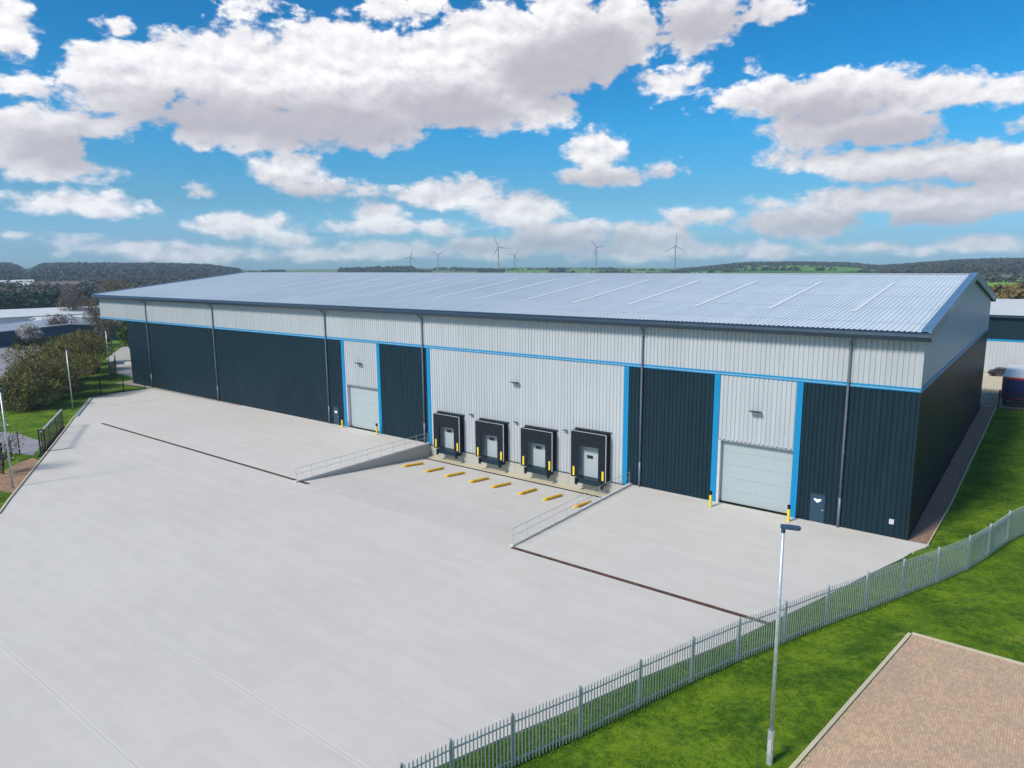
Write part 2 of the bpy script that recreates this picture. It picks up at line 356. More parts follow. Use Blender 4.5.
M['shrub'] = leafmat('dark_shrub_leaves', (.02, .035, .015), (.05, .06, .02), (.06, .05, .03))
M['scrubm'] = leafmat('yellow_scrub', (.10, .09, .02), (.20, .15, .03), (.12, .08, .03))
M['farw'] = leafmat('distant_wood', (.055, .060, .05), (.070, .066, .056), (.058, .056, .05), .004)
M['pinkfar'] = leafmat('valley_twigs', (.075, .065, .055), (.115, .095, .08), (.07, .075, .05), .03)
M['bark'] = basic('bark', (.10, .08, .06), .9, var=.3, scale=4)
M['tuft'] = leafmat('grass_blades', (.035, .10, .006), (.13, .23, .012), (.07, .15, .01), 1.)

# ------------------------------------------------------------------ land
def smooth(a, b, x):
    u = min(1, max(0, (x-a)/(b-a))); return u*u*(3-2*u)
SKY = [(-90, .35), (-73.11, 0.399), (-72.57, 0.397), (-72.22, 0.201), (-71.86, -0.063), (-71.42, -0.002), (-70.83, 0.324), (-69.8, 0.385), (-64.35, 0.36), (-60.41, 0.195), (-58.01, -0.191), (-50.67, -0.255), (-45.64, -0.219), (-42.47, -0.164), (-33.66, -0.149), (-30.48, -0.25), (-24.27, -0.367), (-22.39, -0.225), (-19.82, 0.06), (-15.57, 0.099), (-12.2, -0.001), (-10.26, -0.227), (-7.8, -0.036), (-5.45, 0.146), (-3.21, 0.188), (8, .2), (40, .0)]
def skyel(a):
    if a <= SKY[0][0]: return SKY[0][1]
    for (a0, e0), (a1, e1) in zip(SKY, SKY[1:]):
        if a <= a1: return e0+(e1-e0)*(a-a0)/(a1-a0)
    return SKY[-1][1]
def polar(x, y):
    dx, dy = x-CAM.x, y-CAM.y
    return math.degrees(atan2(dx, dy)), sqrt(dx*dx+dy*dy)
def wooded(a, r):
    n = mnoise.noise(Vector((a*.35, r*.004, 3)))
    if a < -58.5: return 1.0 if r > 620 else 0.
    if -51.0 < a < -45.4: return 1.0 if 1450 < r < 1800 else 0
    if -24.0 < a < -10: return 1.0 if r > 1750+n*150 else 0
    if a > -10: return 1.0 if (r > 900 and n > -.15) or r > 1500 else 0
    return 1.0 if (n > .38 and r > 700) else 0
def land_h(x, y):
    a, r = polar(x, y)
    RH = 2100.
    if a < -58.5 or a > 100: RH = 1900.
    top = CAM.z+math.tan(RD(skyel(a)))*RH - 9.0
    if -51.5 < a < -45: top -= 0
    h = top*smooth(800 if a < -58.5 else 420, RH, r)
    if r > RH: h = top*(1-smooth(RH+300, RH*2.6, r)*.9)
    h += mnoise.noise(Vector((x*.004, y*.004, 0)))*1.6*smooth(300, 900, r)
    return h
PX0, PX1, PY0 = -44.85, -20.95, -16.75
def axis(c0, keys, lim, start=.9, grow=1.035):
    out = set(keys); x = 0; st = start
    while x < lim:
        x += st
        if x > 60: st *= grow
        out.add(c0+x); out.add(c0-x)
    o = sorted(out); res = [o[0]]
    for v in o[1:]:
        if v-res[-1] > .25 or v in keys: res.append(v)
    return res
xs = axis(-30, [PX0, PX1], 3100, 3.0, 1.035); ys = axis(-10, [PY0, .45], 3100, 3.0, 1.035)
mb_v = []; use = []
for y in ys:
    for x in xs:
        a, r = polar(x, y); z = -.12
        if r > 300: z = -.12+land_h(x, y)
        # lower ground beyond the left hedge
        mb_v.append((x, y, z))
        w = wooded(a, r); fl = smooth(150, 260, r)
        scr = 0
        if a < -58.5 and 420 < r < 900: w = 0
        if a < -60 and 290 < r < 900: scr = 1.; w = 0
        if a > -12 and 170 < r < 420: scr = 1.
        use.append((fl, w, scr*(1-w), 1))
nx = len(xs); fs = []
for j in range(len(ys)-1):
    for i in range(nx-1):
        if PX0-.01 <= xs[i] and xs[i+1] <= PX1+.01 and PY0-.01 <= ys[j] and ys[j+1] <= .46: continue
        fs.append((j*nx+i, j*nx+i+1, (j+1)*nx+i+1, (j+1)*nx+i))
me = bpy.data.meshes.new('ground'); me.from_pydata(mb_v, [], fs); me.materials.append(M['land'])
ca = me.color_attributes.new('use', 'FLOAT_COLOR', 'POINT')
ca.data.foreach_set('color', [q for u in use for q in u])
me.shade_smooth()
g = bpy.data.objects.new('ground', me); COL.objects.link(g); tag(g, kind='structure')

def sheet(name, pts, z, mat, thick=.0, kind='structure', z_fn=None):
    bm = bmesh.new(); vs = [bm.verts.new((x, y, z)) for x, y in pts]; f = bm.faces.new(vs)
    if f.normal.z < 0: f.normal_flip()
    if thick:
        r = bmesh.ops.extrude_face_region(bm, geom=[f])
        bmesh.ops.translate(bm, verts=[v for v in r['geom'] if isinstance(v, bmesh.types.BMVert)], vec=(0, 0, -thick))
    bmesh.ops.triangulate(bm, faces=bm.faces); bmesh.ops.recalc_face_normals(bm, faces=bm.faces)
    me = bpy.data.meshes.new(name); bm.to_mesh(me); bm.free(); me.materials.append(mat)
    o = bpy.data.objects.new(name, me); COL.objects.link(o)
    if kind: tag(o, kind=kind)
    return o
YL = [(-104.5, -.02), (-104.5, -5.6), (-103.5, -9.9), (-92, -16.2), (-83.9, -20.5), (-73.9, -25.9), (-59.8, -33.6), (-56.5, -35.3), (-30, -49.6), (-24, -70)]
YR = [(-17, -70), (-13.2, -47), (-10.4, -35.3), (-9.4, -32.4), (-8.4, -29.8), (-7, -25.6), (-4.7, -19.5), (-3.7, -16.3), (-2.5, -12.6), (-1.0, -7.5), (.3, -3.4), (.62, -2.0), (1.35, -.1)]
sheet('yard', YL+YR+[(1.35, -.02), (PX1, -.02), (PX1, PY0), (PX0, PY0), (PX0, -.02)], 0, M['conc'], .14)
# pit floor slopes down to the docks
DZ = -1.32
pb = MB(); pb.add([(PX0, PY0, 0), (PX1, PY0, 0), (PX1, -1.25, DZ), (PX0, -1.25, DZ)], [(0, 1, 2, 3)])
o = pb.build('pit_floor', M['conc']); tag(o, kind='structure')
pb = MB(); pb.add([(PX0, -1.0, DZ), (PX1, -1.0, DZ), (PX1, .1, DZ+.10), (PX0, .1, DZ+.10)], [(0, 1, 2, 3)])
o = pb.build('pit_apron', M['concy']); tag(o, kind='structure')
pb = MB().box(PX0, PX1, -1.26, -.99, DZ-.2, DZ-.03)
o = pb.build('pit_channel', M['black']); tag(o, kind='structure')
# retaining walls with raised kerbs
def retaining(x0, x1, label):
    r = thing('retaining_wall', (0, 0, 0), label, 'wall')
    w = MB(); w.prism([(x0, PY0, -.05), (x0, -.03, -.05), (x0, -.03, DZ-.3), (x0, -1.25, DZ-.3), (x0, PY0, -.3)], (x1-x0, 0, 0))
    part(w, 'wall_body', M['concw'], r)
    k = MB().box(x0-.002, x1+.002, PY0-.1, -.04, -.05, .13); part(k, 'kerb', M['kerbw'], r, bevel=.02)
    return r
M['kerbw'] = concrete('kerb_upstand', (.55, .54, .52))
M['conc_cast'] = M['concw']  # second key for the same cast concrete
retaining(-45.0, -44.7, 'left concrete retaining wall of the sunken dock pit, beside the left ramp edge')
retaining(-21.1, -20.8, 'right concrete retaining wall of the dock pit with kerb and handrail on top')

def drain(x0, x1, y, label):
    r = thing('drain_channel', ((x0+x1)/2, y, 0), label, 'drain'); h = (x1-x0)/2
    part(MB().box(-h, h, -.16, .16, -.02, .008), 'channel', M['black'], r)
    g_ = MB(); x = -h+.05
    while x < h: g_.box(x, x+.22, -.13, .13, .009, .017); x += .25
    part(g_, 'grate', M['drain'], r)
drain(-84.1, -43.7, -16.4, 'long rusty drain grate across the yard on the left of the dock pit')
drain(-20.85, -3.9, -16.95, 'rusty drain grate running from the right ramp corner to the grass')
# gravel margin strips
sheet('gravel_strip', [(.05, -.1), (1.2, -.5), (1.45, 10), (1.6, 57), (.06, 57)], -.02, M['gravel'])
o = sheet('gravel_strip', [(-108, -.9), (-86, -.55), (-80, -.5), (-80, -.02), (-111.5, -.02), (-112.5, 4), (-116, 5), (-114, -2)], .012, M['gravell'])
sheet('gravel_path', [(-116, 4), (-124, 3), (-150, 12), (-170, 24), (-163, 34), (-135, 26), (-112, 18), (-112, 5)], -.09, M['concw'])
e = MB()   # pale edging of the gable gravel
for a_, b_ in (((1.2, -.5), (1.45, 10)), ((1.45, 10), (1.6, 57)), ((.62, -2.0), (1.2, -.5))):
    d = Vector((b_[0]-a_[0], b_[1]-a_[1], 0)); nrm = Vector((d.y, -d.x, 0)).normalized()*.07
    a3, b3 = Vector((*a_, -.12)), Vector((*b_, -.12)); e.prism([a3, b3, b3+nrm, a3+nrm], (0, 0, .15))
tag(e.build('path_edging', M['kerbm']), 'thin pale edging along the gravel beside the dark gable', 'edging')

def kerb_run(name, pts, w, h0, h1, mat, label):
    e = MB()
    for a_, b_ in zip(pts, pts[1:]):
        A, B = Vector((*a_, h0)), Vector((*b_, h0)); d = (B-A); ln = d.length; d.normalize(); nn = Vector((-d.y, d.x, 0))*w
        k = max(1, int(ln/.9))
        for i in range(k):
            p0 = A+d*(ln*i/k+.008); p1 = A+d*(ln*(i+1)/k)
            e.prism([p0, p1, p1+nn, p0+nn], (0, 0, h1-h0))
    return tag(e.build(name, mat), label, 'kerb')
kerb_run('kerb', YL[7:2:-1], .14, -.15, .10, M['kerbm'], 'pale kerb along the left edge of the yard by the black gate')

# road on the left, lane to the gate
sheet('road', [(-103, -34), (-118, -21), (-134, -11.7), (-150, -3), (-178, 9.5), (-192, 17), (-260, 40), (-270, 25), (-196, -2), (-196, -40), (-150, -60), (-110, -50)], -.10, M['asph'])
sheet('path', [(-92, -32), (-74.5, -27.0), (-79.5, -24.2), (-87, -24.3), (-100, -30)], -.10, M['asph'])
sheet('path', [(-66, -34), (-72, -29.5), (-73.5, -27.4), (-71.4, -27.3), (-62, -32.6)], -.10, M['timber'])

# paved parking area in front right
PZ = .6
PQ = [(2.47, -14.93), (17.9, -15.2), (18.6, -32), (.1, -32)]
# raised lawn bank between palisade and paving
def lawn_z(x, y):
    # height rises from the fence line to the paving kerb
    fx = fence_x(y)
    return -.10+.68*smooth(.6, 4.6, x-fx)
FP = [(380+339/2.56, 0)]
FENCE = [(-15.5, -60), (-12.6, -50.5), (-10.4, -41.2), (-9.5, -37.8), (-9.0, -35.9), (-8.15, -33.43), (-7.03, -30.45), (-6.02, -27.28), (-4.98, -24.19), (-3.93, -21.25), (-2.68, -18.26), (-1.45, -15.15), (-.15, -12.19), (1.13, -9.16), (2.47, -6.03), (3.73, -2.81), (4.58, .27), (5.42, 3.87), (6.5, 7.0), (7.8, 10), (9.3, 13), (11, 16), (13, 19)]
def fence_x(y):
    if y < FENCE[0][1]: return FENCE[0][0]
    for (x0, y0), (x1, y1) in zip(FENCE, FENCE[1:]):
        if y <= y1: return x0+(x1-x0)*(y-y0)/(y1-y0)
    return FENCE[-1][0]
gx, gy = 70, 150; V = []; Fc = []; us = []
for j in range(gy+1):
    y = -62+j*(84/gy)
    x0 = fence_x(y)+.35
    for i in range(gx+1):
        x = x0+(34-x0)*(i/gx)**1.5
        V.append((x, y, lawn_z(x, y)+.05*mnoise.noise(Vector((x*.5, y*.5, 1)))*smooth(.8, 3, x-x0)*(0 if (x > .5 and y < -14.5) else 1)-.006+(-.3 if (x > PQ[0][0]+.4 and y < -15.6) else 0)))
for j in range(gy):
    for i in range(gx): q = j*(gx+1)+i; Fc.append((q, q+1, q+gx+2, q+gx+1))
me = bpy.data.meshes.new('lawn'); me.from_pydata(V, [], Fc); me.materials.append(M['land']); me.shade_smooth()
ca = me.color_attributes.new('use', 'FLOAT_COLOR', 'POINT'); ca.data.foreach_set('color', [0, 0, 0, 1]*len(V))
lo = bpy.data.objects.new('lawn', me); COL.objects.link(lo); tag(lo, kind='structure')
sheet('parking_bay', PQ, PZ, M['paver'], .3)
kerb_run('kerb', [(17.9, -15.16), (2.44, -14.89)], -.16, .25, PZ+.03, M['kerbm'], 'straight pale kerb along the far edge of the block paving')
kerb_run('kerb', [(2.43, -14.9), (.06, -32)], -.16, .25, PZ+.03, M['kerbm'], 'pale kerb along the left edge of the block paving by the lawn')

# ------------------------------------------------------------------ warehouse
HB, HE, WD, XL, XU = 10.2, 13.8, 54.7, -111.9, -121.4
RY, RZ, EZ, OV = 27.37, 17.45, 14.22, .8
WH = thing('warehouse', (0, 0, 0), 'long industrial warehouse with pale ribbed upper cladding, dark lower walls and blue trim', 'building')
def ribs_x(mb, x0, x1, z0, z1, y, per=.333, dep=.05, mi=0, rib=.66):
    """vertical trapezoidal profile on a wall facing -y"""
    n = max(1, round((x1-x0)/per)); per = (x1-x0)/n; pr = []
    for i in range(n):
        b_ = x0+i*per
        pr += [(b_, y), (b_+per*(1-rib)*.5-.02, y), (b_+per*(1-rib)*.5+.015, y-dep), (b_+per*(1+rib)*.5-.015, y-dep), (b_+per*(1+rib)*.5+.02, y)]
    pr.append((x1, y)); k = len(pr)
    mb.add([(a, b, z0) for a, b in pr]+[(a, b, z1) for a, b in pr], [(i, i+1, k+i+1, k+i) for i in range(k-1)], mi)
def ribs_y(mb, y0, y1, zf0, zf1, x, per=.333, dep=.03):
    n = max(1, round((y1-y0)/per)); per = (y1-y0)/n; pr = []
    for i in range(n):
        b_ = y0+i*per
        pr += [(x, b_), (x, b_+per*.3), (x+dep, b_+per*.38), (x+dep, b_+per*.62), (x, b_+per*.7)]
    pr.append((x, y1)); k = len(pr)
    mb.add([(a, b, zf0(b)) for a, b in pr]+[(a, b, zf1(b)) for a, b in pr], [(i, i+1, k+i+1, k+i) for i in range(k-1)])
def roofz(y): return RZ-(RZ-EZ)*abs(y-RY)/(RY+OV)
D1 = (-58.2, -52.6); D2 = (-13.45, -7.75); CB = (-44.5, -21.75)
# white upper band
w = MB(); ribs_x(w, XU, -.06, HB+.26, HE+.3, 0); part(w, 'upper_wall', M['white'], WH)
# dark lower panels, each its own part
for x0, x1 in ((XL, D1[0]-.45), (D1[1]+.45, CB[0]-.4), (CB[1]+.4, D2[0]-.45), (D2[1]+.45, -.1)):
    w = MB()
    if x0 > -10:    # leave the doorway for the right entrance door
        ribs_x(w, x0, -6.45, -.1, HB, 0); ribs_x(w, -5.25, x1, -.14, HB, 0); ribs_x(w, -6.45, -5.25, 2.22, HB, 0)
    elif x0 < -100:
        ribs_x(w, x0, -60.8, -.1, HB, 0); ribs_x(w, -59.6, x1, -.1, HB, 0); ribs_x(w, -60.8, -59.6, 2.22, HB, 0)
    else: ribs_x(w, x0, x1, -.1, HB, 0)
    part(w, 'lower_wall', M['dark'], WH)
w = MB(); ribs_x(w, CB[0], CB[1], -.12, HB, 0); part(w, 'dock_wall_cladding', M['white'], WH)
for d in (D1, D2):
    w = MB(); ribs_x(w, d[0], d[1], 5.1, HB, 0); part(w, 'door_head_cladding', M['white'], WH)
# concrete dock wall with joints
w = MB()
jx = [PX0+.15, -39.6, -33.4, -27.3, PX1-.15]
for a_, b_ in zip(jx, jx[1:]): w.box(a_+.012, b_-.012, -.10, .2, DZ-.2, -.14)
w.box(PX0, PX1, -.07, .1, DZ-.2, -.16)
part(w, 'dock_plinth', M['concw'], WH)
part(MB().box(PX0+.1, PX1-.1, -.14, 0, -.155, -.09), 'plinth_flashing', M['soffit'], WH)
# horizontal band, vertical blue trims
part(MB().box(XU, .02, -.085, .05, HB, HB+.28), 'blue_band', M['blue'], WH)
part(MB().box(XU, .02, -.10, -.085, HB+.10, HB+.13), 'band_groove', M['alu'], WH)
for x in (D1[0]-.225, D1[1]+.225, CB[0]-.2, CB[1]+.2, D2[0]-.225, D2[1]+.225):
    part(MB().box(x-.225, x+.225, -.075, .30, -.12, HB-.004), 'blue_trim', M['blue'], WH)
# gable wall (faces +x) and hidden walls
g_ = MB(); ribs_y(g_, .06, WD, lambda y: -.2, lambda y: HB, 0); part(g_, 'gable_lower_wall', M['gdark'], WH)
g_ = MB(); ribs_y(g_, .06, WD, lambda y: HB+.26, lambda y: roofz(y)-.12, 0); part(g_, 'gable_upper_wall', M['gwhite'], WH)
part(MB().box(-.04, .085, -.06, WD, HB+.002, HB+.278), 'blue_band', M['blue'], WH)
part(MB().box(-.13, .04, -.05, .10, -.2, HB-.002), 'corner_trim', M['dark'], WH)
part(MB().box(-.13, .045, -.055, .10, HB+.282, HE+.3), 'corner_trim', M['white'], WH)
b_ = MB(); b_.box(XL, -.2, WD-.1, WD, -.2, HE+.2); b_.box(XL, XL+.1, .05, WD, -.2, HB); part(b_, 'rear_wall', M['gdark'], WH)
b_ = MB(); b_.prism([(XU, .02, HB+.2), (XU, WD, HB+.2), (XU, WD, HE+.2), (XU, RY, roofz(RY)-.2), (XU, .02, HE+.2)], (.1, 0, 0)); part(b_, 'end_wall', M['white'], WH)
part(MB().box(XU+.02, XL+.1, .03, WD, HB+.02, HB+.22), 'overhang_soffit', M['soffit'], WH)
for y in (30., 52.):
    part(MB().tube([(XU+.8, y+.0, -.1), (XU+.8, y, HB)], .2, 10), 'column', M['pipe'], WH)
# roof: ribbed sheets of both slopes
rx0, rx1 = XU-.1, .30
r_ = MB(); n = round((rx1-rx0)/.333); per = (rx1-rx0)/n; pr = []
for i in range(n):
    b0_ = rx0+i*per; pr += [(b0_, 0), (b0_+per*.60, 0), (b0_+per*.68, .05), (b0_+per*.88, .05), (b0_+per*.96, 0)]
pr.append((rx1, 0)); k = len(pr)
for yy0, yy1 in ((-OV, RY), (RY, 2*RY+OV)):
    r_.add([(a, yy0, roofz(yy0)+d) for a, d in pr]+[(a, yy1, roofz(yy1)+d) for a, d in pr], [(i, i+1, k+i+1, k+i) for i in range(k-1)])
ROOF = part(r_, 'roof', M['roof'], WH)
lap = MB()
for y in (1.9, 7.6, 13.2, 18.8, 24.2):
    lap.add([(rx0+.2, y, roofz(y)+.0535), (rx1-.2, y, roofz(y)+.0535), (rx1-.2, y+.09, roofz(y+.09)+.0535), (rx0+.2, y+.09, roofz(y+.09)+.0535)], [(0, 1, 2, 3)])
part(lap, 'sheet_lap', M['pipe2'] if 'pipe2' in M else M['alu'], ROOF)
part(MB().prism([(rx0, RY-.3, RZ+.03), (rx0, RY, RZ+.075), (rx0, RY+.3, RZ+.03)], (rx1-rx0, 0, 0)), 'ridge_cap', M['roof'], ROOF)
for k_ in range(19):
    x = -5.35-6.22*k_
    if x < XU+1: break
    ya, yb = 5.55, 21.5; i0 = int((x-.33-rx0)/per); seg = pr[i0*5:i0*5+6]; kk = len(seg); q = MB()
    q.add([(a_, ya, roofz(ya)+d_*.3+.055) for a_, d_ in seg]+[(a_, yb, roofz(yb)+d_*.3+.055) for a_, d_ in seg], [(i, i+1, kk+i+1, kk+i) for i in range(kk-1)])
    part(q, 'rooflight', M['rooflight'], ROOF)
# curved eaves gutter and verges
def gutter(y, sgn):
    P = [(y, EZ-.06), (y-sgn*.10, EZ-.02), (y-sgn*.26, EZ-.12), (y-sgn*.30, EZ-.30), (y-sgn*.20, EZ-.52), (y+sgn*.05, EZ-.60), (y+sgn*.9, EZ-.50), (y+sgn*.9, EZ-.3)]
    return MB().prism([(rx0-.12, a, b) for a, b in P], (rx1-rx0+.3, 0, 0))
part(gutter(-OV, 1), 'gutter', M['fascia'], WH)
part(gutter(2*RY+OV, -1), 'gutter', M['fascia'], WH)
for x0, x1 in ((rx1-.01, rx1+.14), (rx0-.1, rx0+.02)):
    v_ = MB()
    P = [(-OV-.2, EZ-.5), (-OV-.1, EZ+.06), (RY, RZ+.16), (2*RY+OV+.1, EZ+.06), (2*RY+OV+.2, EZ-.5), (RY, RZ-.42)]
    v_.prism([(x0, a, b) for a, b in P[:3]]+[(x0, RY, RZ-.42)], (x1-x0, 0, 0)); v_.prism([(x0, RY, RZ-.42), (x0, RY, RZ+.16)]+[(x0, a, b) for a, b in P[3:5]], (x1-x0, 0, 0))
    for ya_, yb_ in ((-OV-.08, RY), (RY, 2*RY+OV+.08)):
        xi, xo = (x0-.42, x1+.02) if x0 > -50 else (x0, x1+.3)
        v_.prism([(xi, ya_, roofz(ya_)+.056), (xo, ya_, roofz(ya_)+.056), (xo, yb_, roofz(yb_)+.056), (xi, yb_, roofz(yb_)+.056)], (0, 0, .12))
    part(v_, 'verge_trim', M['verge'], WH)
# downpipes
for x in (-4.34, -20.09, -45.39, -61.3, -85.87, -105.06):
    q = MB().tube([(x+.10, -.85, 13.72), (x+.10, -.85, 13.62), (x+.05, -.55, 13.45), (x, -.20, 13.30), (x, -.17, 13.15), (x, -.17, 8), (x, -.17, 2.2)], .085, 8)
    d_ = part(q, 'downpipe', M['pipe'], WH, smooth=True)
    part(MB().tube([(x, -.17, 2.2), (x, -.17, -.1)], .10, 8), 'pipe_guard', M['pipe'], d_, smooth=True)
    for z in (3, 5.5, 8, 10.5, 12.8): part(MB().box(x-.13, x+.13, -.20, .0, z-.03, z+.03), 'pipe_bracket', M['lamphead'], d_)
# level access doors
for d in (D1, D2):
    q = MB().box(d[0]+.22, d[1]-.0, .38, .44, -.06, 5.2)
    LD = part(q, 'loading_door', M['door'], WH)
    s_ = MB()
    for z in (1.0, 2.05, 3.1, 4.15): s_.box(d[0]+.23, d[1]-.01, .377, .38, z-.006, z+.006)
    part(s_, 'panel_joint', M['pipe'], LD)
    part(MB().box(d[0], d[0]+.22, -.02, .40, -.06, 5.1), 'door_jamb', M['alu'], LD)
    part(MB().box(d[0], d[1], -.05, .40, 5.06, 5.16), 'door_head', M['white'], LD)
    part(MB().box(d[0], d[1], .37, .40, -.06, .06), 'bottom_seal', M['black'], LD)
# entrance doors
for x0, kind in ((-6.35, 1), (-60.7, 0)):
    q = MB().box(x0, x0+1.0, -.03, .02, -.08, 2.12); pd = part(q, 'entrance_door', M['pdoor'], WH)
    fr = MB(); fr.box(x0-.12, x0-.001, -.07, .03, -.08, 2.25); fr.box(x0+1.001, x0+1.12, -.07, .03, -.08, 2.25); fr.box(x0-.001, x0+1.001, -.07, .03, 2.121, 2.25)
    part(fr, 'door_frame', M['dark'], pd)
    part(MB().box(x0+.82, x0+.94, -.09, -.03, .95, 1.0), 'handle', M['alu'], pd)
    sg = MB(); cx = x0+.5; z = 1.66 if kind else 1.55
    sg.add([(cx-.26, -.036, z+.09), (cx-.14, -.036, z+.13), (cx, -.036, z+.05), (cx+.14, -.036, z+.13), (cx+.26, -.036, z+.09), (cx+.24, -.036, z-.02), (cx+.10, -.036, z-.12), (cx, -.036, z-.20), (cx-.10, -.036, z-.12), (cx-.24, -.036, z-.02)], [tuple(range(10))])
    part(sg, 'door_emblem', M['signw'], pd)
part(MB().box(-1.15, -.85, -.10, -.035, .95, 1.3), 'wall_vent', M['alu'], WH)
# floodlights on the wall
for x, z, s_ in ((-33.22, 7.63, 1.), (-10.57, 7.6, 1.), (-55.45, 7.7, 1.), (-38.8, 3.85, .5), (-33.2, 3.8, .5), (-27.6, 3.8, .5)):
    q = MB(); q.prism([(x-.40*s_, -.12, z+.02), (x+.40*s_, -.12, z+.02), (x+.40*s_, -.12-.45*s_, z+.10*s_), (x-.40*s_, -.12-.45*s_, z+.10*s_)], (0, 0, .09))
    q.box(x-.08*s_, x+.08*s_, -.13, -.03, z-.08*s_, z+.10*s_)
    wl = part(q, 'wall_light', M['lamphead'], WH)
    part(MB().box(x-.3*s_, x+.3*s_, -.12-.38*s_, -.16, z-.012, z+.018), 'light_lens', M['lens'], wl)
# dock shelters
def shelter(x0, x1, zt):
    pf = -.78; zb = -.06
    q = MB(); q.box(x0+.12, x1-.002, pf+.04, 0, zt-.14, zt); q.box(x0+.12, x0+.2, pf+.04, -.03, zb, zt-.14); q.box(x1-.10, x1-.004, pf+.04, -.03, zb, zt-.142)
    sh = part(q, 'dock_shelter', M['black'], WH)
    part(MB().box(x0-.0, x1+.14, -.10, -.036, zt-.02, zt+.13), 'top_flashing', M['soffit'], sh)
    oz = zt-1.28; sw = .74
    c_ = MB(); c_.box(x0+.03, x1-.03, pf-.03, pf+.02, oz, zt-.03); part(c_, 'head_curtain', M['rubber2'], sh)
    for a_, b_ in ((x0+.03, x0+.03+sw), (x1-.03-sw, x1-.03)):
        part(MB().box(a_, b_, pf-.022, pf+.022, zb, oz+.08), 'side_curtain', M['rubber2'], sh)
        xm = (a_+b_)/2+(.1 if a_ > x0+1 else -.08)
        part(MB().box(xm-.09, xm+.09, pf-.030, pf-.0225, zb+.12, zb+.95), 'yellow_marker', M['yellow'], sh)
    part(MB().box(x0-.01, x0+.03, pf-.035, pf+.04, zb, zt-.01), 'alu_edge', M['alu'], sh)
    part(MB().box(x1-.03, x1+.01, pf-.035, pf+.04, zb, zt-.01), 'alu_edge', M['alu'], sh)
    part(MB().box(x0+.031, x1-.031, pf-.035, pf+.04, zt-.03, zt-.008), 'alu_edge', M['alu'], sh)
    dx0, dx1 = x0+.55, x1-.55
    part(MB().box(dx0, dx1, -.09, -.045, -.05, oz+.5), 'dock_door', M['door'], sh)
    part(MB().box((x0+x1)/2-.52, (x0+x1)/2+.10, -.10, -.088, 1.62, 1.92), 'door_window', M['glassd'], sh)
    lv = MB(); lv.box(x0+.72, x1-.22, -.98, -.11, -.14, -.05); lv.box(x0+.78, x1-.28, -.94, -.2, -.50, -.142)
    part(lv, 'dock_leveller', M['steel'], sh)
    for xb in (x0+.72, x1-.30): part(MB().box(xb-.12, xb+.12, -1.06, -.942, -.66, -.055), 'bumper', M['black'], sh)
M['rubber2'] = basic('curtain_rubber', (.009, .014, .020), .65, var=.1, spec=.2)
M['steel'] = basic('leveller_steel', (.008, .026, .04), .5, spec=.3)
for a_, b_, zt in ((-43.5, -39.9, 3.62), (-37.8, -34.25, 3.60), (-32.2, -28.6, 3.62), (-26.6, -23.0, 4.16)): shelter(a_, b_, zt)

# ------------------------------------------------------------------ bollards, wheel guides, handrails
def copyloop(proto, spots, labels):
    for i, (sp_, lb) in enumerate(zip(spots, labels)):
        o = proto if i == 0 else copy_tree(proto)
        o.location = sp_[:3]
        if len(sp_) > 3: o.rotation_euler[2] = sp_[3]
        o['label'] = lb
bo = thing('bollard', (0, 0, 0), 'x', 'bollard', 'yellow bollards at the loading doors')
part(MB().tube([(0, 0, 0), (0, 0, .98)], .105, 14), 'post', M['yellow'], bo, smooth=False)
part(MB().tube([(0, 0, .98), (0, 0, 1.22), (0, 0, 1.26)], .112, 14), 'cap', M['black'], bo)
part(MB().tube([(0, 0, 0), (0, 0, .02)], .17, 14), 'base_plate', M['galv'], bo)
copyloop(bo, [(-13.3, -1.45, 0), (-7.5, -1.15, 0), (-58.25, -.75, 0), (-52.4, -.65, 0)],
         ['yellow bollard with black cap left of the right loading door', 'yellow bollard with black cap right of the right loading door',
          'yellow bollard with black cap left of the left loading door, by the dark entrance door', 'yellow bollard with black cap right of the left loading door'])
def pz(y): return DZ*(y-PY0)/(-1.25-PY0)
sl_ = (pz(-3.3)-pz(-5.5))/2.2
wg = thing('wheel_guide', (0, 0, 0), 'x', 'wheel guide', 'yellow wheel guides in front of the docks')
dz_ = sl_*1.08
part(MB().tube([(-.16, -1.22, .02-dz_), (-.04, -1.08, .11-dz_), (0, -.9, .12-dz_*.9), (0, .95, .12+dz_*.9), (0, 1.08, .11+dz_), (0, 1.12, .05+dz_)], .115, 10), 'rail', M['oyellow'], wg, smooth=True)
for yy in (-1.0, 1.0):
    part(MB().box(-.16, .16, yy-.14, yy+.14, dz_*yy+.004, dz_*yy+.03), 'foot_plate', M['oyellow'], wg)
GX = [(-42.8, .25), (-39.85, .02), (-37.2, .15), (-34.2, .12), (-31.6, .15), (-28.6, .0), (-25.95, .12), (-22.97, .03)]
nm = ['first', 'second', 'third', 'fourth', 'fifth', 'sixth', 'seventh', 'eighth']
copyloop(wg, [(x, -4.45, pz(-4.45)+.004, -a_*.5) for x, a_ in GX],
         [f'{q} yellow tubular wheel guide counted from the left retaining wall' for q in nm])
def handrail(x, label):
    r = thing('handrail', (x, -9, .12), label, 'handrail')
    y0, y1 = -16.7+9, -.35+9; n = 10
    for i in range(n+1):
        y = y0+(y1-y0)*i/n; part(MB().tube([(0, y, 0), (0, y, 1.08)], .019, 6), 'post', M['galv'], r)
    part(MB().tube([(0, y0, 1.08), (0, y1, 1.08)], .019, 6), 'top_rail', M['galv'], r)
    part(MB().tube([(0, y0, .58), (0, y1, .58)], .017, 6), 'mid_rail', M['galv'], r)
handrail(-44.85, 'thin galvanised handrail on the left retaining wall of the dock pit')
handrail(-20.95, 'thin galvanised handrail on the right retaining wall of the dock pit')

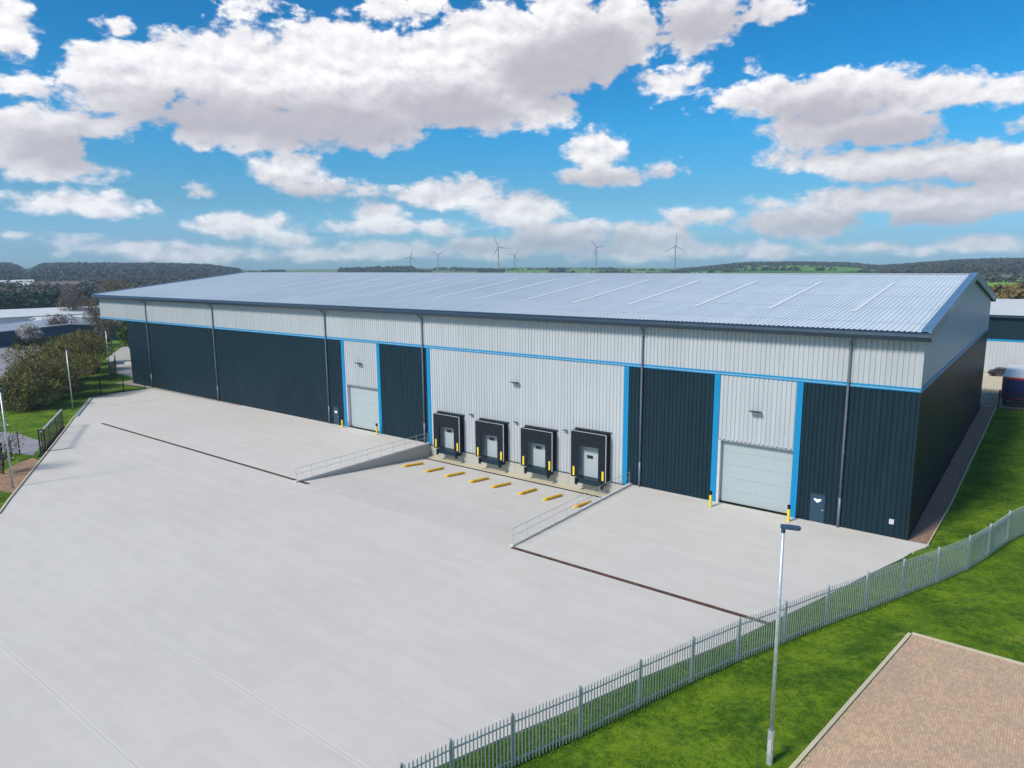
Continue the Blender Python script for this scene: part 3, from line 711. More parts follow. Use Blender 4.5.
# ------------------------------------------------------------------ palisade fence
PF = thing('palisade_fence', (0, 0, 0), 'long galvanised palisade fence curving between the yard and the lawn', 'fence')
FZ, FH = -.13, 2.3
for i, ((x0, y0), (x1, y1)) in enumerate(zip(FENCE, FENCE[1:])):
    segs = max(1, round(math.hypot(x1-x0, y1-y0)/2.75)) if i < 2 else 1
    for s_ in range(segs):
        A = Vector((x0+(x1-x0)*s_/segs, y0+(y1-y0)*s_/segs, FZ)); B = Vector((x0+(x1-x0)*(s_+1)/segs, y0+(y1-y0)*(s_+1)/segs, FZ))
        d = (B-A); ln = d.length; d.normalize(); nn = Vector((-d.y, d.x, 0))
        q = MB()
        def bx(p, hw, t0, t1, z0, z1):
            a = p-d*hw; b = p+d*hw
            q.prism([a+nn*t0, b+nn*t0, b+nn*t1, a+nn*t1], (0, 0, 0)) if False else q.prism([a+nn*t0+Vector((0,0,z0)), b+nn*t0+Vector((0,0,z0)), b+nn*t1+Vector((0,0,z0)), a+nn*t1+Vector((0,0,z0))], (0, 0, z1-z0))
        bx(A, .05, -.04, .06, 0, FH-.02)
        part(q, 'post', M['galv'], PF)
        q = MB(); n = max(8, round(ln/.16))
        for k in range(n):
            p = A+d*(ln*(k+.5)/n); hw = .030
            a = p-d*hw; b = p+d*hw; z = Vector((0, 0, 1)); lean = nn*random.uniform(-.006, .006)
            # W-section pale with a pointed, split head
            q.add([a+nn*-.055+z*.08, p+nn*-.075+z*.08, b+nn*-.055+z*.08, a+nn*-.055+z*(FH-.12)+lean, p+nn*-.075+z*(FH-.02)+lean, b+nn*-.055+z*(FH-.12)+lean, a+nn*-.049+z*(FH-.12)+lean, p+nn*-.068+z*(FH-.02)+lean, b+nn*-.049+z*(FH-.12)+lean, a+nn*-.049+z*.08, p+nn*-.068+z*.08, b+nn*-.049+z*.08],
                  [(0, 1, 4, 3), (1, 2, 5, 4), (9, 6, 7, 10), (10, 7, 8, 11), (3, 4, 7, 6), (4, 5, 8, 7), (0, 3, 6, 9), (2, 11, 8, 5)])
        for z0 in (.30, FH-.42):
            a = A+d*.05; b = B-d*.05
            q.prism([a+nn*-.048+Vector((0,0,z0)), b+nn*-.048+Vector((0,0,z0)), b+nn*.0+Vector((0,0,z0)), a+nn*.0+Vector((0,0,z0))], (0, 0, .05))
        part(q, 'fence_panel', M['galv'], PF)

# ------------------------------------------------------------------ lamp posts
def lamppost(loc, H, headdir, label, base=True, r0=.10, r1=.055, mat='galv'):
    r = thing('street_lamp', loc, label, 'lamp post')
    q = MB()
    if base: q.tube([(0, 0, 0), (0, 0, 1.28), (0, 0, 1.34)], .115, 14)
    part(q, 'base_sleeve', M[mat], r) if base else None
    part(MB().tube([(0, 0, .0 if not base else 1.3), (0, 0, H)], r0*.75, 12, r2=r1), 'pole', M[mat], r, smooth=True)
    d = Vector((cos(headdir), sin(headdir), 0)); n = Vector((-d.y, d.x, 0)); z = Vector((0, 0, 1))
    q = MB(); q.tube([z*(H-.14), z*(H+.08)], .075, 10)
    a = z*(H+.03)
    pts = [(-.10, -.08), (-.10, .08), (.12, .15), (.50, .14), (.56, 0), (.50, -.14), (.12, -.15)]
    q.prism([a+d*u+n*v for u, v in pts], z*.09)
    h = part(q, 'lamp_head', M['lamphead'], r)
    q = MB(); q.prism([a-z*.012+d*u+n*v for u, v in [(.12, -.11), (.48, -.11), (.48, .11), (.12, .11)]], z*.0115); part(q, 'lens', M['lens'], h)
    if base: part(MB().box(-.06, .06, -.122, -.10, .45, 1.0), 'service_hatch', M['alu'], r)
    return r
lamppost((-.22, -28.3, .58), 9.05, .25, 'tall galvanised lamp post standing on the lawn in front of the palisade fence')
lamppost((-63.6, -32.2, -.12), 8.6, 2.8, 'pale lamp post at the left frame edge beside the blossoming shrub', False, .10, .06)
lamppost((-96.7, -14.8, -.12), 8.2, 2.9, 'pale lamp post in front of the olive bushes', False, .10, .06)
lamppost((-131, 4.5, -.12), 7.5, 2.9, 'distant thin lamp post between the bushes and the evergreen tree', False, .10, .06)

# ------------------------------------------------------------------ sliding gate and dark fences
A = Vector((-74.6, -26.05, -.1)); B = Vector((-85.6, -20.05, -.1)); d = (B-A).normalized(); nn = Vector((-d.y, d.x, 0)); GL = (B-A).length
GT = thing('sliding_gate', A, 'open black sliding gate with pale top rail at the left edge of the yard', 'gate')
Z = Vector((0, 0, 1))
def bar(q, u0, u1, z0, z1, t=.05, o=0.):
    q.prism([d*u0+nn*(o-t)+Z*z0, d*u1+nn*(o-t)+Z*z0, d*u1+nn*(o+t)+Z*z0, d*u0+nn*(o+t)+Z*z0], Z*(z1-z0))
q = MB(); bar(q, 0, GL, .18, .38); bar(q, 0, .1, .38, 2.2); bar(q, GL-.1, GL, .38, 2.2); bar(q, GL*.33, GL*.33+.08, .38, 2.2, .04); bar(q, GL*.66, GL*.66+.08, .38, 2.2, .04); part(q, 'gate_frame', M['blackp'], GT)
q = MB(); bar(q, -.02, GL+.02, 2.2, 2.32, .055); part(q, 'top_rail', M['alu'], GT)
q = MB(); u = .25
while u < GL-.15: bar(q, u, u+.05, .38, 2.2, .025); u += .55
part(q, 'gate_bars', M['blackp'], GT)
q = MB(); bar(q, -1.6, GL+.2, .0, .17, .16); part(q, 'ground_track', M['blackp'], GT)
q = MB(); bar(q, .15, .35, .0, 2.45, .06, .24); bar(q, .15, .35, .0, 2.45, .06, -.24); bar(q, .15, .35, 2.34, 2.45, .30, .0); part(q, 'guide_post', M['blackp'], GT)
def mesh_fence(pts, h, label, name='mesh_fence', z0=-.12, post=.05, sp=2.6, wires=True):
    r = thing(name, (pts[0][0], pts[0][1], z0), label, 'fence'); O = Vector((pts[0][0], pts[0][1], 0))
    for a_, b_ in zip(pts, pts[1:]):
        A = Vector((*a_, 0))-O; B = Vector((*b_, 0))-O; d = (B-A); ln = d.length; d.normalize(); nn = Vector((-d.y, d.x, 0))
        n = max(1, round(ln/sp)); q2_ = MB()
        for i in range(n+1):
            p = A+d*(ln*i/n); part(MB().box(p.x-post, p.x+post, p.y-post, p.y+post, 0, h), 'post', M['blackp'], r)
        if wires:
            u = 0
            while u < ln:
                p = A+d*u; q2_.prism([p-d*.004-nn*.004, p+d*.004-nn*.004, p+d*.004+nn*.004, p-d*.004+nn*.004], (0, 0, h-.05)); u += .10
            for z in (.1, h*.5, h-.08): q2_.prism([A+Z*z-nn*.012, B+Z*z-nn*.012, B+Z*z+nn*.012, A+Z*z+nn*.012], (0, 0, .02))
        else:
            for z in (.35, h-.35): q2_.prism([A+Z*z-nn*.02, B+Z*z-nn*.02, B+Z*z+nn*.02, A+Z*z+nn*.02], (0, 0, .05))
            u = 0
            while u < ln:
                p = A+d*u; q2_.prism([p-d*.03-nn*.03, p+d*.03-nn*.03, p+d*.03-nn*.02, p-d*.03-nn*.02], (0, 0, h)); u += .16
        part(q2_, 'fence_panel', M['blackp'], r)
    return r
mesh_fence([(-61.5, -35.6), (-66, -33.2), (-72, -30.3), (-76.2, -27.6)], 2.4, 'dark mesh fence with slim posts below the blossoming shrub')
mesh_fence([(-104.9, -11.0), (-105.3, -7.7), (-105.3, -4.4), (-105.3, -1.2)], 2.4, 'short dark mesh fence between the yard and the green lawn at the far left corner', sp=3.2)
mesh_fence([(-118, -1.0), (-124, 2.5), (-133, 6.5)], 2.6, 'black palisade fence beside the bushes near the gravel path', 'palisade_fence', wires=False)
mesh_fence([(-3, 57.4), (14, 55.9), (30, 54)], 2.4, 'black palisade fence behind the bank, in front of the blue trailer', 'palisade_fence', wires=False)
kb = MB(); kb.prism([Vector((-91, -16.85, -.1)), Vector((-103.2, -10.15, -.1)), Vector((-103.0, -9.8, -.1)), Vector((-90.8, -16.5, -.1))], (0, 0, .22))
tag(kb.build('barrier_rail', M['galv']), 'low grey barrier along the far left corner of the yard', 'barrier')

# ------------------------------------------------------------------ vegetation
def leafblob(mb, c, rad, n, size, sc=(1, 1, 1), slim=.5, shell=.55, seed=0, upb=0.):
    R_ = random.Random(seed)
    for _ in range(n):
        while True:
            v = Vector((R_.uniform(-1, 1), R_.uniform(-1, 1), R_.uniform(-1, 1)))
            if v.length < 1: break
        ln = v.length
        if ln > 1e-3: v = v/ln*(shell+(1-shell)*ln)*(.9+.25*mnoise.noise(v/max(ln, .01)*2.2+Vector((seed, 0, 0))))
        p = Vector(c)+Vector((v.x*sc[0], v.y*sc[1], v.z*sc[2]))*rad
        a = Vector((R_.gauss(0, 1), R_.gauss(0, 1), R_.gauss(0, 1)+upb)).normalized(); b = a.orthogonal().normalized()
        b = (Matrix.Rotation(R_.uniform(0, 6.28), 3, a) @ b); s = size*R_.uniform(.6, 1.4)
        mb.add([p-a*s, p+b*s*slim, p+a*s, p-b*s*slim], [(0, 1, 2, 3)])
def tree(name, loc, H, Rr, mat, label, cat='tree', group=None, n=2600, size=.2, slim=.45, trunk_h=.3, seed=1, lobes=9, upb=.5, sz=.8, twigs=False):
    r = thing(name, loc, label, cat, group); R_ = random.Random(seed)
    c0 = H*trunk_h; t_ = MB()
    t_.tube([(0, 0, 0), (R_.uniform(-.1, .1), 0, H*.25), (0, R_.uniform(-.2, .2), H*.6)], .03*H*.6, 7, r2=.012*H)
    cr = MB()
    for i in range(lobes):
        a_ = 2*pi*i/lobes+R_.uniform(-.4, .4); rr = Rr*R_.uniform(.25, .68); z = c0+(H-c0)*R_.uniform(.15, .8)
        if i == 0: rr = 0; z = H*.8
        lr = Rr*R_.uniform(.38, .6)
        z = min(z, H-lr*sz); c = (cos(a_)*rr, sin(a_)*rr, max(z, lr*sz*.8))
        t_.tube([(0, 0, H*R_.uniform(.12, .35)), (c[0]*.5, c[1]*.5, c[2]*.7), c], .012*H, 5, r2=.004*H)
        for k in range(4):
            t_.tube([(c[0]*.5, c[1]*.5, c[2]*.7), (c[0]+R_.uniform(-1, 1)*lr*.8, c[1]+R_.uniform(-1, 1)*lr*.8, c[2]+R_.uniform(.1, 1)*lr*sz)], .006*H, 4, r2=.002*H)
        leafblob(cr, c, lr, n//lobes, size, (1, 1, sz), slim, .35, seed*31+i, upb)
    part(t_, 'trunk', M['bark'], r); part(cr, 'crown', mat, r)
    return r
BU = [(-104.5, -19.4, 4.6, 4.3), (-108, -15.5, 6.4, 4.9), (-106.5, -11.2, 6.8, 4.4), (-114.5, -11.5, 7.6, 5.2), (-116, -8.8, 6.4, 3.7), (-123, -7, 7.4, 5.0), (-125, -3.0, 6.4, 3.9), (-133, -.5, 7.4, 4.8), (-142, 5, 7.4, 5.0) , (-101.5, -17.6, 5.2, 3.6)]
blab = ['large olive brown bush nearest the left frame edge above the short grass', 'tall olive bush behind the black sliding gate', 'dense olive bush just left of the nearer lamp post base', 'broad brownish olive bush behind the middle lamp post',
        'olive bush right of the middle lamp post', 'rounded twiggy bush halfway along the hedge', 'bush next to the black palisade fence in the hedge', 'twiggy bush behind the palisade fence towards the blue warehouse', 'farthest twiggy olive bush of the hedge, below the brown trees', 'smallest olive bush at the front of the hedge beside the middle lamp post']
for i, ((x, y, h, r_), lb) in enumerate(zip(BU, blab)):
    tree('bush', (x, y, -.15), h, r_, M['hedge'], lb, 'bush', 'bushes beside the yard', n=8000, size=.22, slim=.22, trunk_h=.06, seed=40+i, lobes=12, upb=1.0, sz=.72)
tree('evergreen_tree', (-146.5, 17.5, -.15), 10.4, 4.1, M['green'], 'bright green leafy tree against the left end of the warehouse', n=4200, size=.32, seed=5, sz=1.2, trunk_h=.05)
tree('evergreen_tree', (-136, 19.5, -.15), 8.6, 3.6, M['shrub'], 'dark green tree tucked behind the warehouse corner', n=3200, size=.3, seed=6, sz=1.2, trunk_h=.05)
tree('bare_tree', (-190, 27, -.15), 12.0, 4.5, M['bare'], 'leafless brown tree right of the blue warehouse', n=2600, size=.35, slim=.12, seed=8, sz=1.3)
tree('bare_tree', (-212, 41, -.15), 16, 5.0, M['bare'], 'tallest leafless brown tree beyond the warehouse left corner', n=2800, size=.4, slim=.12, seed=9, sz=1.4)
tree('bare_tree', (-171, 22, -.15), 9.5, 4.5, M['bare'], 'brown leafless tree at the end of the hedge', n=2400, size=.34, slim=.14, seed=10, sz=1.0)
tree('bare_tree', (-180, 33, -.15), 9, 5, M['scrubm'], 'yellowish budding tree between the hedge and the green tree', n=2400, size=.34, slim=.2, seed=11, sz=1.0)
tree('budding_tree', (-262, 49, -.15), 13, 5.5, M['pink'], 'pinkish budding tree in front of the long white shed', n=2600, size=.4, slim=.14, seed=12, sz=1.1)
tree('budding_tree', (-196, 20.5, -.15), 7.5, 4.0, M['pink'], 'reddish budding tree in front of the blue warehouse wall', n=2200, size=.32, slim=.14, seed=13, sz=1.1)
tree('blossom_tree', (-189, 11.3, -.15), 6.0, 3.4, M['blossom'], 'white blossoming tree in front of the blue warehouse', n=2200, size=.22, slim=.3, seed=14, sz=.8)
tree('blossom_tree', (-69.2, -31.2, -.15), 6.0, 2.3, M['blossom'], 'sparse white blossoming shrub at the left frame edge by the mesh fence', 'shrub', n=420, size=.10, slim=.6, seed=15, sz=1.2, trunk_h=.1)
for i, (x, y, h, r_, lb) in enumerate([(-184.5, 8.5, 2.6, 3.2, 'dark low shrub by the blue warehouse left corner'), (-183, 13.5, 2.8, 3.4, 'dark shrub below the white blossoming tree'), (-181, 18.5, 2.6, 3.2, 'dark shrub in the middle of the roadside bed'), (-178, 22.5, 2.6, 3.0, 'dark shrub at the right end of the roadside bed')]):
    tree('shrub', (x, y, -.15), h, r_, M['shrub'], lb, 'shrub', 'roadside shrubs by the blue warehouse', n=1100, size=.28, seed=50+i, lobes=6, sz=.6, trunk_h=.02)

# tufts of grass on the near lawn and the verge
tf = MB(); R_ = random.Random(3)
def tuft(x, y, z, s):
    for _ in range(4):
        a = R_.uniform(0, 6.28); w_ = s*.10; dx, dy = cos(a)*w_, sin(a)*w_; lx, ly = R_.gauss(0, .45)*s, R_.gauss(0, .45)*s
        ox, oy = R_.gauss(0, .5)*s, R_.gauss(0, .5)*s
        tf.add([(x+ox-dx, y+oy-dy, z), (x+ox+dx, y+oy+dy, z), (x+ox+lx, y+oy+ly, z+s*R_.uniform(.6, 1.1))], [(0, 1, 2)])
for _ in range(60000):
    y = -38+R_.random()**1.0*58; x = fence_x(y)-.1+R_.random()**1.3*14
    if x > 1.0 and y < -14.6 and x > 2.47-(-14.9-y)*.139-.35: continue
    dn = mnoise.noise(Vector((x*.6, y*.6, 5)))
    if R_.random() > .55+dn: continue
    tuft(x, y, lawn_z(x, y)-.02 if x > fence_x(y)+.3 else -.13, R_.uniform(.05, .13))
def yard_edge(y):
    for (x0, y0), (x1, y1) in zip(YR, YR[1:]):
        if y0 <= y <= y1: return x0+(x1-x0)*(y-y0)/(y1-y0)
    return None
for _ in range(16000):
    y = R_.uniform(-46, -2.2); e_ = yard_edge(y)
    if e_ is None: continue
    x = R_.uniform(e_+.02, fence_x(y)+.2); tuft(x, y, -.13, R_.uniform(.07, .17))
for _ in range(9000):
    y = R_.uniform(-2, 52); x = R_.uniform(1.75, 12); tuft(x, y, -.13, R_.uniform(.08, .18))
o = tf.build('grass_tufts', M['tuft']); tag(o, 'short grass blades on the lawn and bank around the palisade fence', 'grass', kind='stuff')

# ------------------------------------------------------------------ left distance: sheds, houses, belt of conifers
M['bluew'] = cladding('blue_wall_sheet', (.02, .06, .12), .5, .1)
M['paler'] = basic('pale_roof_sheet', (.27, .30, .36), .5, var=.12, scale=.15)
M['whiter'] = basic('white_roof_sheet', (.58, .61, .62), .6, var=.06, scale=.1)
M['house'] = basic('house_render_beige', (.42, .34, .26), .8)
M['housew'] = basic('house_render_white', (.6, .58, .56), .8)
M['roofg'] = basic('house_roof_tile', (.16, .12, .11), .8)
M['win'] = basic('window_dark', (.06, .07, .08), .2)
def gable_shed(name, P0, ux, w, dep, eave, ridge, wallm, roofm, label, windows=0):
    """P0 front-left ground corner, ux unit vector along the gable front, ridge runs away from the front"""
    r = thing(name, (P0[0], P0[1], -.1), label, 'building', rz=atan2(ux[1], ux[0]))
    q = MB(); q.prism([(0, 0, 0), (w, 0, 0), (w, 0, eave), (w/2, 0, ridge), (0, 0, eave)], (0, dep, 0)); wl = part(q, 'wall', wallm, r)
    q = MB(); s = .5; th = .18
    for sg in (0, 1):
        xa = -s if sg == 0 else w+s; za = eave-s*(ridge-eave)/(w/2)
        q.prism([(xa, -s, za+.02), (w/2, -s, ridge+.02), (w/2, -s, ridge+.02+th), (xa, -s, za+.02+th)], (0, dep+2*s, 0))
    rf = part(q, 'roof', roofm, r)
    part(MB().box(w/2-.3, w/2+.3, -s-.01, dep+s, ridge+th, ridge+th+.14), 'ridge_cap', M['whiter'], rf)
    for k in range(windows):
        x = w*(k+.7)/(windows+.4); part(MB().box(x-.6, x+.6, -.04, .0, 1.0, 2.2), 'window', M['win'], r)
    return r
def unit(a, b):
    v = Vector((b[0]-a[0], b[1]-a[1])); return v.normalized(), v.length
def eave_shed(name, P0, P1, dep, eave, ridge, wallm, roofm, label, windows=0, chim=False):
    """long side from P0 to P1 faces the camera; ridge parallel to it"""
    u, w = unit(P0, P1); r = thing(name, (P0[0], P0[1], -.1+max(0, land_h(*P0) if polar(*P0)[1] > 300 else 0)), label, 'building', rz=atan2(u.y, u.x))
    q = MB(); q.prism([(0, 0, 0), (0, dep, 0), (0, dep, eave), (0, dep/2, ridge), (0, 0, eave)], (w, 0, 0)); part(q, 'wall', wallm, r)
    q = MB(); s = .5; za = eave-s*(ridge-eave)/(dep/2)
    q.prism([(-s, -s, za+.02), (-s, dep/2, ridge+.02), (-s, dep/2, ridge+.2), (-s, -s, za+.2)], (w+2*s, 0, 0))
    q.prism([(-s, dep+s, za+.02), (-s, dep/2, ridge+.02), (-s, dep/2, ridge+.2), (-s, dep+s, za+.2)], (w+2*s, 0, 0))
    rf = part(q, 'roof', roofm, r)
    if chim: part(MB().box(w*.7, w*.7+.8, dep/2-.4, dep/2+.4, ridge-.2, ridge+1.3), 'chimney', wallm, rf)
    for k in range(windows):
        x = w*(k+.5)/windows
        for z in ((1., 2.1), (3.6, 4.7)) if eave > 4.6 else ((1., 2.1),):
            part(MB().box(x-.55, x+.55, -.05, .0, z[0], z[1]), 'window', M['win'], r)
    return r
P0, P1 = (-198, 5.5), (-186, 37.0); u, wdt = unit(P0, P1)
gable_shed('warehouse', P0, u, wdt, 30, 3.2, 4.5, M['bluew'], M['paler'], 'low dark blue warehouse with a pale double pitched roof behind the hedge')
eave_shed('warehouse', (-232, 29), (-229, 52), 14, 3.0, 3.9, M['whiter'], M['whiter'], 'small white roofed shed just behind the dark blue warehouse')
eave_shed('warehouse', (-262, 10), (-252, 72), 26, 3.2, 5.0, M['whiter'], M['whiter'], 'long white roofed shed in front of the dark conifers')
eave_shed('house', (-194, -4), (-193.2, 3.4), 7, 4.6, 6.4, M['housew'], M['roofg'], 'small white building at the left frame edge by the road', windows=3)
for i, (a_, r_, w_, e_, m_, lb) in enumerate([(-70.9, 690, 16, 5.0, 'house', 'left beige terrace house above the conifer belt'), (-70.0, 694, 16, 5.0, 'house', 'middle beige terrace house above the conifer belt'), (-69.2, 690, 16, 5.0, 'house', 'right beige terrace house above the conifer belt'),
                                     (-72.9, 820, 20, 5, 'housew', 'white shed on the far left edge of the valley'), (-71.9, 840, 14, 5, 'housew', 'white shed right of the far left shed in the valley'), (-71.8, 730, 16, 4, 'housew', 'small pale shed below the far valley sheds')]):
    c_ = Vector((CAM.x+sin(RD(a_))*r_, CAM.y+cos(RD(a_))*r_)); tdir = Vector((cos(RD(a_)), -sin(RD(a_))))
    eave_shed('house' if m_ == 'house' else 'shed', tuple(c_-tdir*w_/2), tuple(c_+tdir*w_/2), 9, e_, e_+2.4, M[m_], M['roofg'] if m_ == 'house' else M['whiter'], lb, windows=3 if m_ == 'house' else 0, chim=(m_ == 'house'))

def belt(name, mat, label, cat, items, kind='stuff', nf=24, fs=1.):
    q = MB(); R_ = random.Random(hash(name) % 1000 if False else len(items))
    for (x, y, z, rr, hh) in items:
        # a clump: jittered low sphere of loose faces
        pts = []
        for k in range(nf):
            th = R_.uniform(0, 6.28); ph = R_.uniform(-.2, 1.45); rad = R_.uniform(.75, 1.12)
            pts.append(Vector((x+cos(th)*cos(ph)*rr*rad, y+sin(th)*cos(ph)*rr*rad, z+max(0, sin(ph)*hh*rad))))
        for p_ in pts:
            s = rr*R_.uniform(.35, .6)*fs
            a = Vector((R_.gauss(0, 1), R_.gauss(0, 1), R_.gauss(0, .8))).normalized(); b = a.orthogonal().normalized()*s; a = a*s
            q.add([p_-a, p_+b, p_+a, p_-b], [(0, 1, 2, 3)])
    o = q.build(name, mat); return tag(o, label, cat, kind=kind)
R_ = random.Random(11)
def at_pol(a, r): return CAM.x+sin(RD(a))*r, CAM.y+cos(RD(a))*r
it = []
for _ in range(520):
    a = R_.uniform(-78, -58); r = 385+R_.uniform(0, 45); x, y = at_pol(a, r)
    it.append((x, y, -.15, R_.uniform(2.2, 3.4), R_.uniform(5, 6.8)))
belt('conifer_belt', M['conif'], 'dark green belt of conifers behind the long white shed', 'tree belt', it, nf=60, fs=.7)
it = []
for _ in range(420):
    a = R_.uniform(-78, -58); r = 560+R_.random()*500; x, y = at_pol(a, r); it.append((x, y, land_h(x, y)-.1, R_.uniform(3, 5), R_.uniform(5, 8)))
belt('valley_trees', M['pinkfar'], 'brown leafless trees scattered around the far houses in the valley', 'trees', it, nf=40, fs=.5)
it = []; tries = 0
while len(it) < 9500 and tries < 60000:
    tries += 1
    a = R_.uniform(-80, 4); r = sqrt(R_.uniform(620**2, 2350**2))
    if a < -58.5 and r < 880: continue
    if not wooded(a, r): continue
    if a < -58.5 and R_.random() < .25: continue
    x, y = at_pol(a, r)
    big = 1.8 if -51 < a < -45.4 else 1.
    it.append((x, y, land_h(x, y)-.5, R_.uniform(6, 9)*(1.0 if r > 1200 else .6), R_.uniform(5, 8)*big))
# hedgerow trees between the fields
for a0, a1, r0, r1, n_ in ((-58, -52, 1100, 1110, 60), (-40, -22, 1900, 1980, 160), (-46, -40, 2000, 2040, 60), (-24, -9, 1180, 1250, 80), (-22, -8, 1560, 1600, 90), (-33, -24, 1150, 1200, 70), (-14, 2, 700, 720, 60)):
    for k in range(n_):
        f = R_.random(); a = a0+(a1-a0)*f; r = r0+(r1-r0)*f+R_.uniform(-6, 6)
        if R_.random() < .3: continue
        x, y = at_pol(a, r); it.append((x, y, land_h(x, y)-.5, R_.uniform(3.5, 7), R_.uniform(3, 7)))
belt('far_woodland', M['farw'], 'distant woods and hedgerow trees on the hills along the horizon', 'woodland', it, nf=24, fs=.6)
it = []
for _ in range(260):
    a = R_.uniform(-6.5, 1); r = R_.uniform(190, 420); x, y = at_pol(a, r); it.append((x, y, -.2, R_.uniform(3, 6), R_.uniform(4, 8)))
belt('scrub_thicket', M['scrubm'], 'yellow brown thicket behind the neighbouring warehouse on the right', 'scrub', it, nf=90, fs=.45)

# ------------------------------------------------------------------ wind turbines
M['turb'] = basic('turbine_grey', (.24, .27, .32), .5)
TB = [(-45.586, .641, 2300, 14, 'leftmost wind turbine, small, beside the flat topped wood'), (-43.42, .785, 2250, 60, 'second wind turbine from the left, thick blades turned'), (-38.588, 1.343, 2000, 95, 'tall wind turbine left of the centre of the skyline'),
      (-37.305, .745, 2500, 35, 'small distant wind turbine just right of the tall central one'), (-30.8, 1.278, 2100, 80, 'wind turbine with one blade pointing left, right of the centre'), (-24.657, 1.325, 2000, 2, 'rightmost wind turbine with one blade straight up')]
for a, e_, r, ph, lb in TB:
    x, y = at_pol(a, r); z0 = land_h(x, y)-1; hub = CAM.z+math.tan(RD(e_))*r - z0
    T_ = thing('wind_turbine', (x, y, z0), lb, 'wind turbine', 'wind turbines on the skyline', rz=RD(-a)+.25)
    part(MB().tube([(0, 0, 0), (0, 0, hub)], 2.1, 10, r2=1.3), 'tower', M['turb'], T_)
    n_ = part(MB().box(-1.6, 1.6, -3.5, 5, hub-1.2, hub+1.8), 'nacelle', M['turb'], T_, bevel=.4)
    bl = 36 if e_ > 1.3 else 28
    for k in range(3):
        th = RD(ph+120*k); dx, dz = sin(th), cos(th); q = MB(); wv = Vector((dz, 0, -dx))
        base = Vector((0, -4.2, hub+.3)); dr = Vector((dx, 0, dz))
        q.prism([base+wv*.7, base+dr*bl*.2+wv*1.5, base+dr*bl+wv*.25, base+dr*bl-wv*.25, base+dr*bl*.2-wv*.8, base-wv*.7], (0, .6, 0))
        part(q, 'blade', M['turb'], T_)

# ------------------------------------------------------------------ right background: neighbour, trailer, car
NB = thing('warehouse', (-14, 91, 0), 'neighbouring pale warehouse with teal upper band and blue trim on the right', 'building')
q = MB(); ribs_x(q, 0, 70, .3, 5.4, 0, .5, .05); part(q, 'lower_wall', M['nwhite'] if 'nwhite' in M else M['white'], NB)
part(MB().box(0, 70, -.09, 0, 5.4, 5.72), 'blue_band', M['blue'], NB)
q = MB(); ribs_x(q, 0, 70, 5.72, 9.5, 0, .5, .05); part(q, 'upper_wall', M['teal'] if 'teal' in M else M['dark'], NB)
part(MB().box(0, 70, .05, 44, 0, 9.4), 'wall', M['gwhite'], NB)
q = MB(); q.prism([(-.4, -.5, 9.45), (-.4, 22, 11.2), (-.4, 44.5, 9.45), (-.4, 44.5, 9.75), (-.4, 22, 11.5), (-.4, -.5, 9.75)], (71, 0, 0)); part(q, 'roof', M['whiter'], NB)
part(MB().box(-.4, 70.5, -.62, -.5, 9.35, 9.8), 'gutter', M['fascia'], NB)
part(MB().box(0, 70, -.06, .04, 0, .3), 'plinth', M['concw'], NB)
sheet('service_yard', [(-8, 58), (60, 52), (60, 90.9), (-30, 90.9), (-30, 58)], -.06, M['nyard'] if 'nyard' in M else M['kerbm'])
TR = thing('trailer', (2.0, 58.0, 0), 'dark blue box trailer with red edge frame and white roof behind the black fence', 'trailer')
M['navy'] = basic('trailer_navy', (.008, .015, .09), .4); M['redp'] = basic('trailer_red', (.45, .02, .03), .45)
part(MB().box(0, 2.5*2, .02, 13, 1.1, 3.85), 'body', M['navy'], TR)
part(MB().box(-.03, 5.03, .0, 13.05, 3.85, 3.98), 'roof', M['whiter'], TR)
q = MB(); q.box(-.04, .14, -.03, .1, 1.0, 3.84); q.box(4.86, 5.04, -.03, .1, 1.0, 3.84); q.box(.14, 4.86, -.03, .02, 3.6, 3.84); q.box(.14, 4.86, -.03, .02, 1.0, 1.14); part(q, 'edge_frame', M['redp'], TR)
part(MB().box(2.46, 2.54, -.02, .02, 1.14, 3.6), 'door_seam', M['alu'], TR)
part(MB().box(.2, 4.8, .1, .25, .45, .6), 'rear_bumper', M['blackp'], TR); part(MB().box(.5, 4.5, .3, 12, .8, 1.098), 'chassis', M['blackp'], TR)
for x in (.2, 4.4):
    for y in (1.6, 2.9): 
        w_ = part(MB().tube([(x, y, .5), (x+.35, y, .5)], .5, 18), 'wheel', M['black'], TR); part(MB().tube([(x-.02, y, .5), (x+.37, y, .5)], .26, 12), 'rim', M['alu'], w_)
CR = thing('parked_car', (-1.3, 87.0, -.06), 'small dark car parked below the pale wall of the neighbouring warehouse', 'car')
q = MB(); q.prism([(0, 0, .3), (4.1, 0, .3), (4.15, 0, .75), (3.2, 0, .9), (2.7, 0, 1.35), (1.2, 0, 1.38), (.5, 0, .95), (0, 0, .85)], (0, 1.75, 0)); part(q, 'body', M['carb'] if 'carb' in M else M['blackp'], CR, bevel=.06)
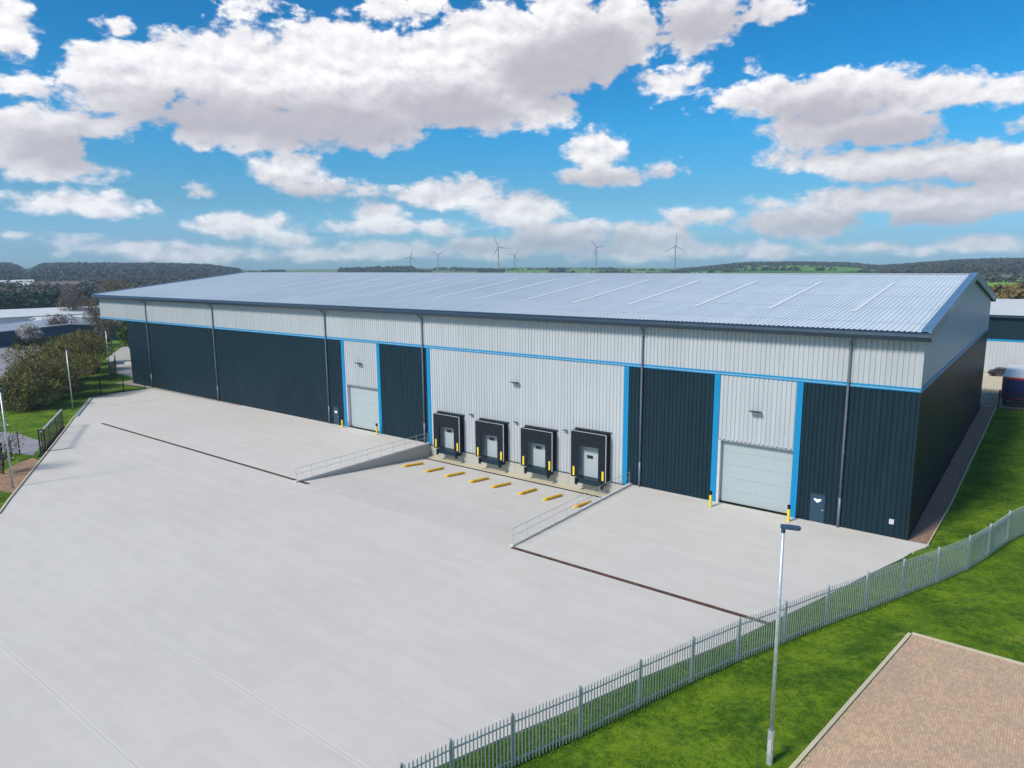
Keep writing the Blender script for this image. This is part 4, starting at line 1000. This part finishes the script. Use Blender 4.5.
q = MB(); q.prism([(2.62, -.012, .93), (3.05, -.012, .93), (2.62, -.012, 1.28)], (0, .012, 0)); q.prism([(.75, -.012, .95), (2.5, -.012, .93), (2.5, -.012, 1.28), (1.2, -.012, 1.3)], (0, .012, 0)); part(q, 'window', M['glassd'], CR)
for x in (.75, 3.3):
    for y in (-.02, 1.57):
        w_ = part(MB().tube([(x, y, .31), (x, y+.2, .31)], .31, 14), 'wheel', M['black'], CR)
for x in (-.02, 4.1): part(MB().box(x, x+.08, .1, .4, .55, .72), 'headlight', M['signw'], CR)

# stacked slabs and bin by the left gravel path
def slabs(loc, rz, label):
    r = thing('paving_slab_stack', loc, label, 'slab stack', rz=rz); q = MB()
    for k in range(5): q.box(-1.1+.03*(k % 2), 1.1-.02*k, -.5, .5-.03*(k % 3), .1+k*.12, .21+k*.12)
    part(q, 'slabs', M['housew'], r); part(MB().box(-1.15, 1.15, -.55, .55, 0, .09), 'pallet', M['timber'], r)
slabs((-134.5, 10.0, -.09), .6, 'pale stack of slabs nearer the yard on the gravel path'); slabs((-138.5, 13.5, -.09), .9, 'pale stack of slabs farther up the gravel path')
bn = thing('wheelie_bin', (-164, 23.5, -.09), 'dark bin standing at the far end of the gravel path', 'bin')
part(MB().prism([(-.5, -.5, .12), (.5, -.5, .12), (.6, -.6, 1.2), (-.6, -.6, 1.2)], (0, 1.1, 0)), 'body', M['blackp'], bn); part(MB().box(-.65, .65, -.68, .6, 1.2, 1.3), 'lid', M['black'], bn)
for x in (-.4, .4): part(MB().tube([(x-.05, .5, .12), (x+.05, .5, .12)], .12, 10), 'wheel', M['black'], bn)

# ------------------------------------------------------------------ air
hz = MB().box(-3450, 3450, -3450, 3450, -12, 140)
m = bpy.data.materials.new('haze_air'); m.use_nodes = True; t = m.node_tree; t.nodes.clear()
pv = N(t, 'ShaderNodeVolumePrincipled'); pv.inputs['Color'].default_value = (.58, .78, 1.0, 1); pv.inputs['Density'].default_value = .00020; pv.inputs['Anisotropy'].default_value = .2
om = N(t, 'ShaderNodeOutputMaterial'); L(t, pv.outputs[0], om.inputs['Volume'])
HAZE = True
if HAZE: tag(hz.build('haze', m), 'thin blue air haze softening the far hills', 'haze', kind='stuff')
